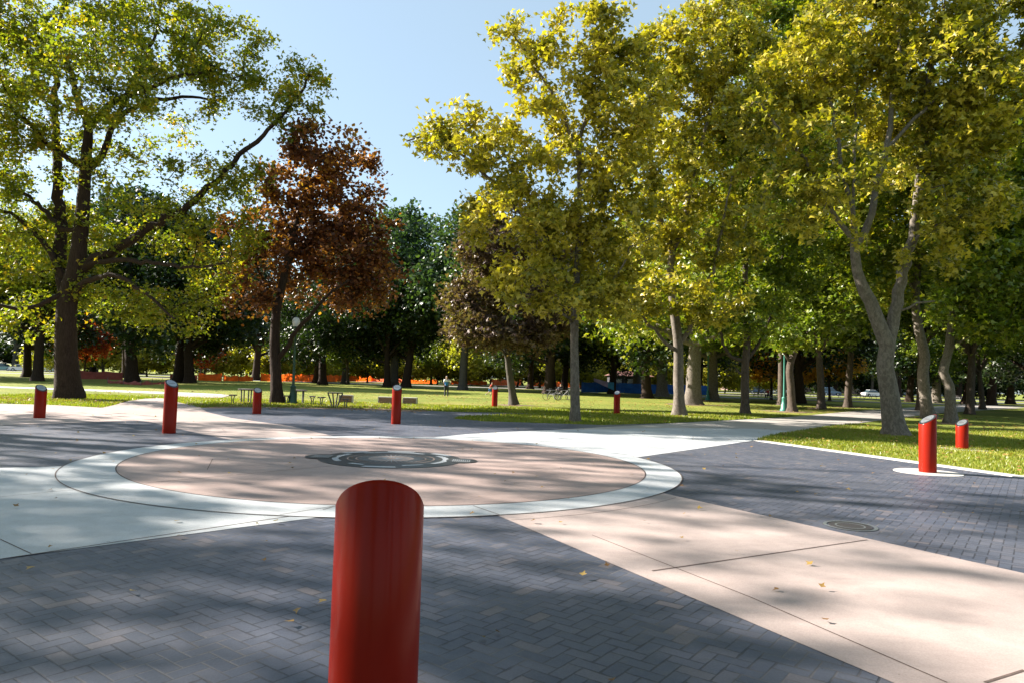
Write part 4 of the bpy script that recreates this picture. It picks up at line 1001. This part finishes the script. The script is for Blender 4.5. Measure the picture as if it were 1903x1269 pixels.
# short pale marker post, sign
e = empty('marker_post', tuple(g(872, 714))); tag(e, 'thin white marker post between two dark trunks', 'post'); MB().tube([(0, 0, 0), (0, 0, 2.0)], .07, 8).build('pole', MT['kerb'], e); MB().lathe([(.08, 2.0), (.08, 2.06), (.02, 2.1)], 10).build('cap', MT['green'], e)
e = empty('notice_board', tuple(g(1451, 727))); tag(e, 'white framed notice board left of the turquoise lamp post', 'sign')
for x in (-.62, .62): MB().box((x, 0, .9), (.09, .09, 1.8)).build('post', MT['kerb'], e)
MB().box((0, 0, 1.35), (1.14, .05, .85)).build('panel', MT['white'], e); MB().box((.05, -.035, 1.42), (.7, .014, .45)).build('picture', MT['post'], e); MB().box((0, -.035, 1.02), (.9, .014, .06)).build('caption_strip', MT['post'], e)

# ---------------------------------------------------------------- people
def skin(name, pts, edges, mat, parent, levels=1):
    me = bpy.data.meshes.new(name); me.from_pydata([p[:3] for p in pts], edges, []); o = link(name, me, mat, parent)
    md = o.modifiers.new('s', 'SKIN'); sv = me.skin_vertices[0].data
    for k, p in enumerate(pts): r = p[3]; sv[k].radius = (r, r * (p[4] if len(p) > 4 else 1)); sv[k].use_root = (k == 0)
    md.use_smooth_shade = True; sb = o.modifiers.new('d', 'SUBSURF'); sb.levels = levels; sb.render_levels = levels
    bpy.context.view_layer.update(); dg = bpy.context.evaluated_depsgraph_get(); ev = o.evaluated_get(dg); nm = bpy.data.meshes.new_from_object(ev)
    o.modifiers.clear(); o.data = nm
    if not nm.materials: nm.materials.append(mat)
    nm.polygons.foreach_set('use_smooth', [True] * len(nm.polygons)); return o
def person(base, rz, s, label, cloth, pose):
    """pose gives the joints: pelvis, chest, neck, head, then per side shoulder, elbow, wrist and hip, knee, ankle, toe"""
    e = empty('person', tuple(base), rz); e.scale = (s, s, s); tag(e, label, 'person')
    J = pose; pts = [(*J['pelvis'], .125), (*J['waist'], .115), (*J['chest'], .145), (*J['neck'], .055), (*J['chin'], .06), (*J['head'], .095), (*J['crown'], .07)]; ed = [(0, 1), (1, 2), (2, 3), (3, 4), (4, 5), (5, 6)]
    for sd_ in 'LR':
        a = J['arm' + sd_]; i = len(pts); pts += [(*a[0], .065), (*a[1], .042), (*a[2], .030), (*a[3], .036)]; ed += [(2, i), (i, i + 1), (i + 1, i + 2), (i + 2, i + 3)]
        w = Vector(a[3]); dr = (w - Vector(a[2])).normalized()
        for f_ in range(5):
            off = Vector(((f_ - 2) * .017, .01 * (f_ == 0), 0)); k = len(pts); pts.append((*(w + off + dr * (.05 + .02 * (f_ in (2, 3)))), .010)); ed.append((i + 3, k))
        l = J['leg' + sd_]; i = len(pts); pts += [(*l[0], .085), (*l[1], .058), (*l[2], .040), (*l[3], .035)]; ed += [(0, i), (i, i + 1), (i + 1, i + 2), (i + 2, i + 3)]
    skin('body', pts, ed, MT['skin'], e)
    # clothing follows the same joints a little larger
    sp_ = [(*J['waist'], .142), (*J['chest'], .168), (*J['neck'], .075)]; se = [(0, 1), (1, 2)]
    for sd_ in 'LR':
        a = J['arm' + sd_]; i = len(sp_); sp_ += [(*a[0], .082), (*(Vector(a[0]).lerp(Vector(a[1]), .75 if cloth['sleeve'] < 1 else 1)), .062)]; se += [(1, i), (i, i + 1)]
        if cloth['sleeve'] >= 1: sp_.append((*a[2], .045)); se.append((i + 1, i + 2))
    skin('shirt', sp_, se, MT[cloth['shirt']], e)
    if cloth.get('lower'):
        skin('shirt_hem', [(*J['waist'], .150), (*(Vector(J['waist']).lerp(Vector(J['chest']), .45)), .158), (*J['pelvis'], .148)], [(0, 1), (0, 2)], MT[cloth['lower']], e)
    tp_ = [(*J['pelvis'], .150)]; te = []
    for sd_ in 'LR':
        l = J['leg' + sd_]; i = len(tp_); tp_ += [(*l[0], .105), (*(Vector(l[0]).lerp(Vector(l[1]), .8)), .082)]; te += [(0, i), (i, i + 1)]
        if cloth['legs'] == 'long': tp_ += [(*l[1], .07), (*l[2], .055)]; te += [(i + 1, i + 2), (i + 2, i + 3)]
    skin('trousers' if cloth['legs'] == 'long' else 'shorts', tp_, te, MT[cloth['pants']], e)
    h = Vector(J['head']); skin('hair', [(h.x, h.y + .01 * J.get('face', 1), h.z + .02, .098), (*(Vector(J['crown']) + Vector((0, 0, .01))), .075)], [(0, 1)], MT[cloth.get('hair', 'hair')], e)
    for sd_ in 'LR':
        l = J['leg' + sd_]; a, b = Vector(l[2]), Vector(l[3]); skin('shoe', [(*(a + Vector((0, 0, -.03))), .048), (*b, .042), (*(b + (b - a).normalized() * .05), .03)], [(0, 1), (1, 2)], MT[cloth['shoe']], e)
    return e
MT['lime'] = plain('lime_shirt', (.16, .55, .10), .8); MT['whitec'] = plain('white_cloth', (.70, .72, .72), .8); MT['bluec'] = plain('blue_cloth', (.02, .17, .50), .8); MT['redc'] = plain('red_cloth', (.50, .05, .03), .8); MT['greyc'] = plain('grey_trousers', (.16, .17, .18), .8)
WALK = dict(pelvis=(0, 0, .92), waist=(0, .0, 1.08), chest=(0, -.01, 1.30), neck=(0, 0, 1.46), chin=(0, .02, 1.53), head=(0, .01, 1.62), crown=(0, 0, 1.69),
    armL=[(-.18, 0, 1.38), (-.23, .03, 1.12), (-.17, .18, 1.06), (-.12, .25, 1.07)], armR=[(.18, 0, 1.38), (.26, .06, 1.16), (.33, .22, 1.20), (.36, .29, 1.22)],
    legL=[(-.09, 0, .86), (-.10, .05, .48), (-.10, -.06, .09), (-.10, .07, .04)], legR=[(.09, 0, .86), (.12, .10, .48), (.13, .10, .09), (.14, .23, .04)])
person(g(829, 737.5), .1, .98, 'person in a white and lime top and blue shorts walking across the sunlit lawn', dict(shirt='whitec', lower='bluec', sleeve=.7, legs='long', pants='dark', shoe='whitec'), WALK)
RUN = dict(pelvis=(0, 0, .86), waist=(.03, 0, 1.02), chest=(.10, 0, 1.22), neck=(.15, 0, 1.36), chin=(.18, 0, 1.42), head=(.19, 0, 1.52), crown=(.19, 0, 1.60),
    armL=[(.06, -.15, 1.30), (-.10, -.20, 1.08), (-.22, -.18, .98), (-.28, -.18, .96)], armR=[(.12, .15, 1.30), (.16, .20, 1.05), (.34, .16, 1.10), (.40, .15, 1.14)],
    legL=[(-.02, -.08, .80), (.14, -.08, .48), (-.04, -.08, .12), (.06, -.08, .04)], legR=[(-.02, .08, .80), (-.16, .08, .46), (-.48, .08, .30), (-.50, .08, .18)])
person(g(911, 736), .15, .76, 'child in a red top and blue shorts running behind the lawn bollard', dict(shirt='redc', sleeve=.7, legs='short', pants='bluec', shoe='whitec'), RUN)
SIT = dict(pelvis=(0, 0, .52), waist=(.03, .02, .68), chest=(.08, .06, .90), neck=(.12, .10, 1.04), chin=(.14, .13, 1.10), head=(.15, .14, 1.19), crown=(.15, .13, 1.27),
    armL=[(-.08, .06, .98), (-.16, .22, .78), (-.08, .42, .78), (-.05, .49, .78)], armR=[(.24, .06, .98), (.34, .20, .80), (.26, .42, .78), (.22, .49, .78)],
    legL=[(-.09, .05, .48), (-.12, .45, .50), (-.12, .42, .10), (-.12, .55, .04)], legR=[(.09, .05, .48), (.14, .46, .50), (.14, .50, .10), (.15, .62, .04)])
person(g(1428, 740), 2.2, 1.0, 'person in a red top sitting at a picnic table beside a white bicycle', dict(shirt='redc', sleeve=1, legs='long', pants='dark', shoe='dark'), SIT)
person(g(1041, 741), .6, 1.0, 'person in black sitting at the black picnic table left of the golden plane', dict(shirt='dark', sleeve=1, legs='long', pants='dark', shoe='dark', hair='dark'), SIT)

# ---------------------------------------------------------------- cars
def paint(name, col): return plain(name, col, .25, var=.03, spec=.5, coat=.6)
CP = {k: paint(k + '_car_paint', c) for k, c in (('silver', (.40, .46, .50)), ('teal', (.12, .26, .30)), ('white', (.72, .73, .74)), ('navy', (.03, .07, .17)), ('blue', (.06, .14, .28)))}
MT['lampc'] = plain('headlamp', (.75, .75, .72), .15); MT['taill'] = plain('tail_lamp', (.45, .02, .02), .2)
def car(loc, rz, paint_, label, suv=False):
    e = empty('parked_car', tuple(loc), rz); tag(e, label, 'car', 'cars parked beyond the lawns'); P = CP[paint_]; w = .86; t = .28 if suv else 0
    side = [(-2.1, .30), (-2.2, .55), (-2.15, .85 + t * .4), (-1.6, .95 + t * .5), (.85, .95 + t * .3), (1.9, .78 + t * .4), (2.18, .60), (2.2, .32), (1.75, .24), (-1.7, .24)]
    mb = MB(); ring_in = [(x * .985, z) for x, z in side]
    n = len(side); rows = [(-w + .10, .96), (-w, 1.0), (w, 1.0), (w - .10, .96)]
    for y, k in rows: mb.v += [(x * k, y, .55 + (z - .55) * k) for x, z in side]
    for r in range(3):
        for j in range(n): a, b = r * n + j, r * n + (j + 1) % n; mb.f.append((a, a + n, b + n, b))
    mb.f.append(tuple(j for j in range(n))); mb.f.append(tuple(3 * n + j for j in reversed(range(n))))
    mb.build('body', P, e, True, 30)
    cab = [(-1.75 if suv else -1.55, .94 + t * .4), (-1.45 if suv else -1.05, 1.42 + t), (.25, 1.44 + t), (.98, .93 + t * .3)]
    mb = MB()
    for y, k in ((-w + .06, 0), (-w + .20, 1), (w - .20, 1), (w - .06, 0)): pass
    lo = [(cab[0][0], cab[0][1]), (cab[3][0], cab[3][1])]; hi = [(cab[1][0], cab[1][1]), (cab[2][0], cab[2][1])]
    mb.v = [(lo[0][0], -w + .05, lo[0][1]), (lo[1][0], -w + .05, lo[1][1]), (lo[1][0], w - .05, lo[1][1]), (lo[0][0], w - .05, lo[0][1]), (hi[0][0], -w + .2, hi[0][1]), (hi[1][0], -w + .2, hi[1][1]), (hi[1][0], w - .2, hi[1][1]), (hi[0][0], w - .2, hi[0][1])]
    mb.f = [(3, 2, 1, 0), (4, 5, 6, 7), (0, 1, 5, 4), (1, 2, 6, 5), (2, 3, 7, 6), (3, 0, 4, 7)]
    mb.build('windows', MT['glass'], e)
    MB().box(((hi[0][0] + hi[1][0]) / 2, 0, hi[0][1] + .03), (hi[1][0] - hi[0][0] + .1, 2 * w - .36, .06), bev=.02).build('roof', P, e)
    for x in (-1.35, 1.35):
        for y in (-w + .08, w - .08):
            mb = MB(); wv = []
            for yy, rr in ((-.11, .27), (-.10, .32), (.10, .32), (.11, .27)): wv.append((yy, rr))
            k = 18
            for yy, rr in wv: mb.v += [(x + rr * math.cos(2 * math.pi * j / k), y + yy, .32 + rr * math.sin(2 * math.pi * j / k)) for j in range(k)]
            for r in range(3):
                for j in range(k): a, b = r * k + j, r * k + (j + 1) % k; mb.f.append((a, b, b + k, a + k))
            mb.f.append(tuple(range(k))); mb.f.append(tuple(3 * k + j for j in reversed(range(k)))); wh = mb.build('wheel', MT['rubber'], e)
            s_ = 1 if y > 0 else -1; mb = MB(); mb.v = [(x + .19 * math.cos(2 * math.pi * j / k), y + s_ * .115, .32 + .19 * math.sin(2 * math.pi * j / k)) for j in range(k)]; mb.f = [tuple(range(k)) if s_ < 0 else tuple(reversed(range(k)))]; mb.build('rim', MT['steel'], wh)
    for y in (-.62, .62):
        MB().box((2.12, y, .66), (.14, .30, .13), bev=.03).build('headlight', MT['lampc'], e); MB().box((-2.16, y, .72), (.10, .26, .16), bev=.03).build('tail_light', MT['taill'], e)
for px, D, rz, pt, lab, suv in [(4, 150, .25, 'teal', 'grey-green car cut by the left border, left of the dark trunk', False), (40, 150, .3, 'white', 'white car half hidden behind the dark trunk at the left', False), (90, 150, 2.9, 'silver', 'silver car just left of the big oak trunk', False)]:
    p = at(px, 690, D); car((p.x, D, 0), rz, pt, lab, suv)
for px, D, rz, pt, lab, suv in [(1406, 150, .1, 'navy', 'dark blue car behind the small pale trunk', True), (1441, 152, 3.0, 'white', 'white car behind the white notice board', False), (1542, 150, .15, 'blue', 'blue van-like car right of the orange maples', True), (1622, 150, .1, 'white', 'white car left of the leaning plane trunk', False)]:
    p = at(px, 720, D); car((p.x, D, 0), rz, pt, lab, suv)
sheet('road', [(-170, 143), (170, 143), (170, 154), (-170, 154)], -.005, MT['road'])

# ---------------------------------------------------------------- buildings beyond
MT['wallw'] = plain('pale_wall', (.55, .56, .58), .8); MT['wallb'] = plain('dusky_brick', (.26, .17, .15), .9, var=.25, scale=3); MT['wallk'] = plain('dark_boards', (.035, .035, .04), .8); MT['roofr'] = plain('red_roof', (.20, .09, .075), .8, var=.2, scale=2)
def house(loc, rz, w, d, h, wall, roof, label, rows, cols, name='building', ridge=1.6, win='glass', wsz=(1.0, 1.2)):
    e = empty(name, loc, rz); tag(e, label, 'building')
    MB().box((0, 0, h / 2), (w, d, h)).build('wall', MT[wall], e)
    mb = MB(); o = .5; mb.v = [(-w / 2 - o, -d / 2 - o, h), (w / 2 + o, -d / 2 - o, h), (w / 2 + o, d / 2 + o, h), (-w / 2 - o, d / 2 + o, h), (-w / 2 + 1.5, 0, h + ridge), (w / 2 - 1.5, 0, h + ridge)]
    mb.f = [(3, 2, 1, 0), (0, 1, 5, 4), (2, 3, 4, 5), (1, 2, 5), (3, 0, 4)]; mb.build('roof', MT[roof], e)
    for r in range(rows):
        for c in range(cols):
            x = -w / 2 + w * (c + .5) / cols; z = h * (r + .5) / rows + .1
            f = MB().box((x, -d / 2 - .03, z), (wsz[0] + .16, .10, wsz[1] + .16)).build('window', MT['wallw'], e); MB().box((x, -d / 2 - .085, z), (wsz[0], .02, wsz[1])).build('pane', MT[win], f)
    return e
p = at(1168, 710, 118); house((p.x, 118, 0), 0, 6.5, 5, 2.6, 'wallk', 'roofr', 'dark shelter with a low red roof behind the blue netting', 1, 3, 'park_shelter', .9)
p = at(1222, 710, 150); house((p.x, 150, 0), .05, 12, 6, 3.4, 'wallw', 'roofr', 'pale low building seen left of the old plane at the blue netting', 1, 5, ridge=1.0)
p = at(1470, 710, 215); house((p.x, 215, 0), .1, 40, 12, 8, 'wallb', 'roofr', 'dusky brick building behind the orange maples', 2, 12, ridge=2)
p = at(1640, 710, 220); house((p.x, 220, 0), .1, 34, 12, 7, 'wallw', 'roofr', 'pale building far behind the right-hand trunks', 2, 10, ridge=2)

# ---------------------------------------------------------------- grass and fallen leaves
rng = rng_for('grass')
def in_poly(x, y, P):
    ins = np.zeros(len(x), bool); n = len(P)
    for i in range(n):
        x0, y0 = P[i][0], P[i][1]; x1, y1 = P[(i + 1) % n][0], P[(i + 1) % n][1]
        c = ((y0 > y) != (y1 > y)) & (x < (x1 - x0) * (y - y0) / (y1 - y0 + 1e-12) + x0); ins ^= c
    return ins
plz = [(-22.5, -14), (18.6, -10)] + [tuple(q) for q in reversed(edge)] + list(reversed(far_l))
pathp = [tuple(q) for q in list(pth) + list(ptb)]
def scatter(n, x0, x1, y0, y1, ok):
    x = rng.uniform(x0, x1, n); y = rng.uniform(y0, y1, n); k = ok(x, y); return x[k], y[k]
sgn = 1 if ((30 - kk[0].x) * kd.y - (20 - kk[0].y) * kd.x) > 0 else -1
offk = lambda x, y: sgn * ((x - kk[0].x) * kd.y - (y - kk[0].y) * kd.x) > .36
lawn_ok = lambda x, y: ~in_poly(x, y, plz) & ~in_poly(x, y, pathp)
lawn_ok2 = lambda x, y: lawn_ok(x, y) & (offk(x, y) | (y > 22))
xs, ys = scatter(200000, 5, 27, 6, 30, lawn_ok2); xs2, ys2 = scatter(90000, -26, 16, 26, 40, lawn_ok2)
xs, ys = np.r_[xs, xs2], np.r_[ys, ys2]; n = len(xs); hgt = rng.uniform(.03, .075, n) * np.clip(ys / 18, 1, 1.6); wd = rng.uniform(.008, .016, n) * np.clip(ys / 16, 1, 2); a = rng.random(n) * 6.28; lx = rng.normal(0, .03, n); ly = rng.normal(0, .03, n)
V = np.zeros((n, 3, 3)); V[:, 0] = np.c_[xs - wd * np.cos(a), ys - wd * np.sin(a), np.full(n, -.012)]; V[:, 1] = np.c_[xs + wd * np.cos(a), ys + wd * np.sin(a), np.full(n, -.012)]; V[:, 2] = np.c_[xs + lx, ys + ly, hgt]
LF['grass'] = leaf_mat('grass_blades', [(0, (.10, .15, .015)), (.5, (.22, .26, .035)), (1, (.38, .33, .08))], trans=.35, gloss=.3)
tag(link('grass', np_mesh('grass', V.reshape(-1, 3), np.arange(3 * n).reshape(n, 3), 3), LF['grass']), 'short mown grass blades of the near lawns', 'grass', kind='stuff')
def fallen(n, x0, x1, y0, y1, ok, sz, z):
    x, y = scatter(n, x0, x1, y0, y1, ok); c = np.c_[x, y, np.full(len(x), z) + rng.random(len(x)) * .02]
    return leaf_mesh(c, sz, rng, LEAF, up=3.0, fold=-.15)
parts = [fallen(2400, 5, 24, 10, 32, lawn_ok2, .10, .06), fallen(4200, -26, 30, 26, 60, lawn_ok2, .13, .05), fallen(420, -14, 12, 2, 27, lambda x, y: in_poly(x, y, plz), .07, .022),
         fallen(700, -24, -17, 30.5, 33.5, lawn_ok, .12, .04), fallen(500, -14, -4, 30, 37, lambda x, y: x > -99, .12, .04)]
Vs, Qs, b0 = [], [], 0
for v_, q_ in parts: Vs.append(v_); Qs.append(q_ + b0); b0 += len(v_)
LF['fall'] = leaf_mat('dry_leaves', [(0, (.10, .05, .025)), (.4, (.26, .14, .05)), (.7, (.42, .28, .08)), (1, (.50, .40, .16))], trans=.2)
tag(link('fallen_leaves', np_mesh('fallen_leaves', np.vstack(Vs), np.vstack(Qs), 4), LF['fall']), 'dry yellow and brown leaves scattered on lawn and paving', 'leaves', kind='stuff')
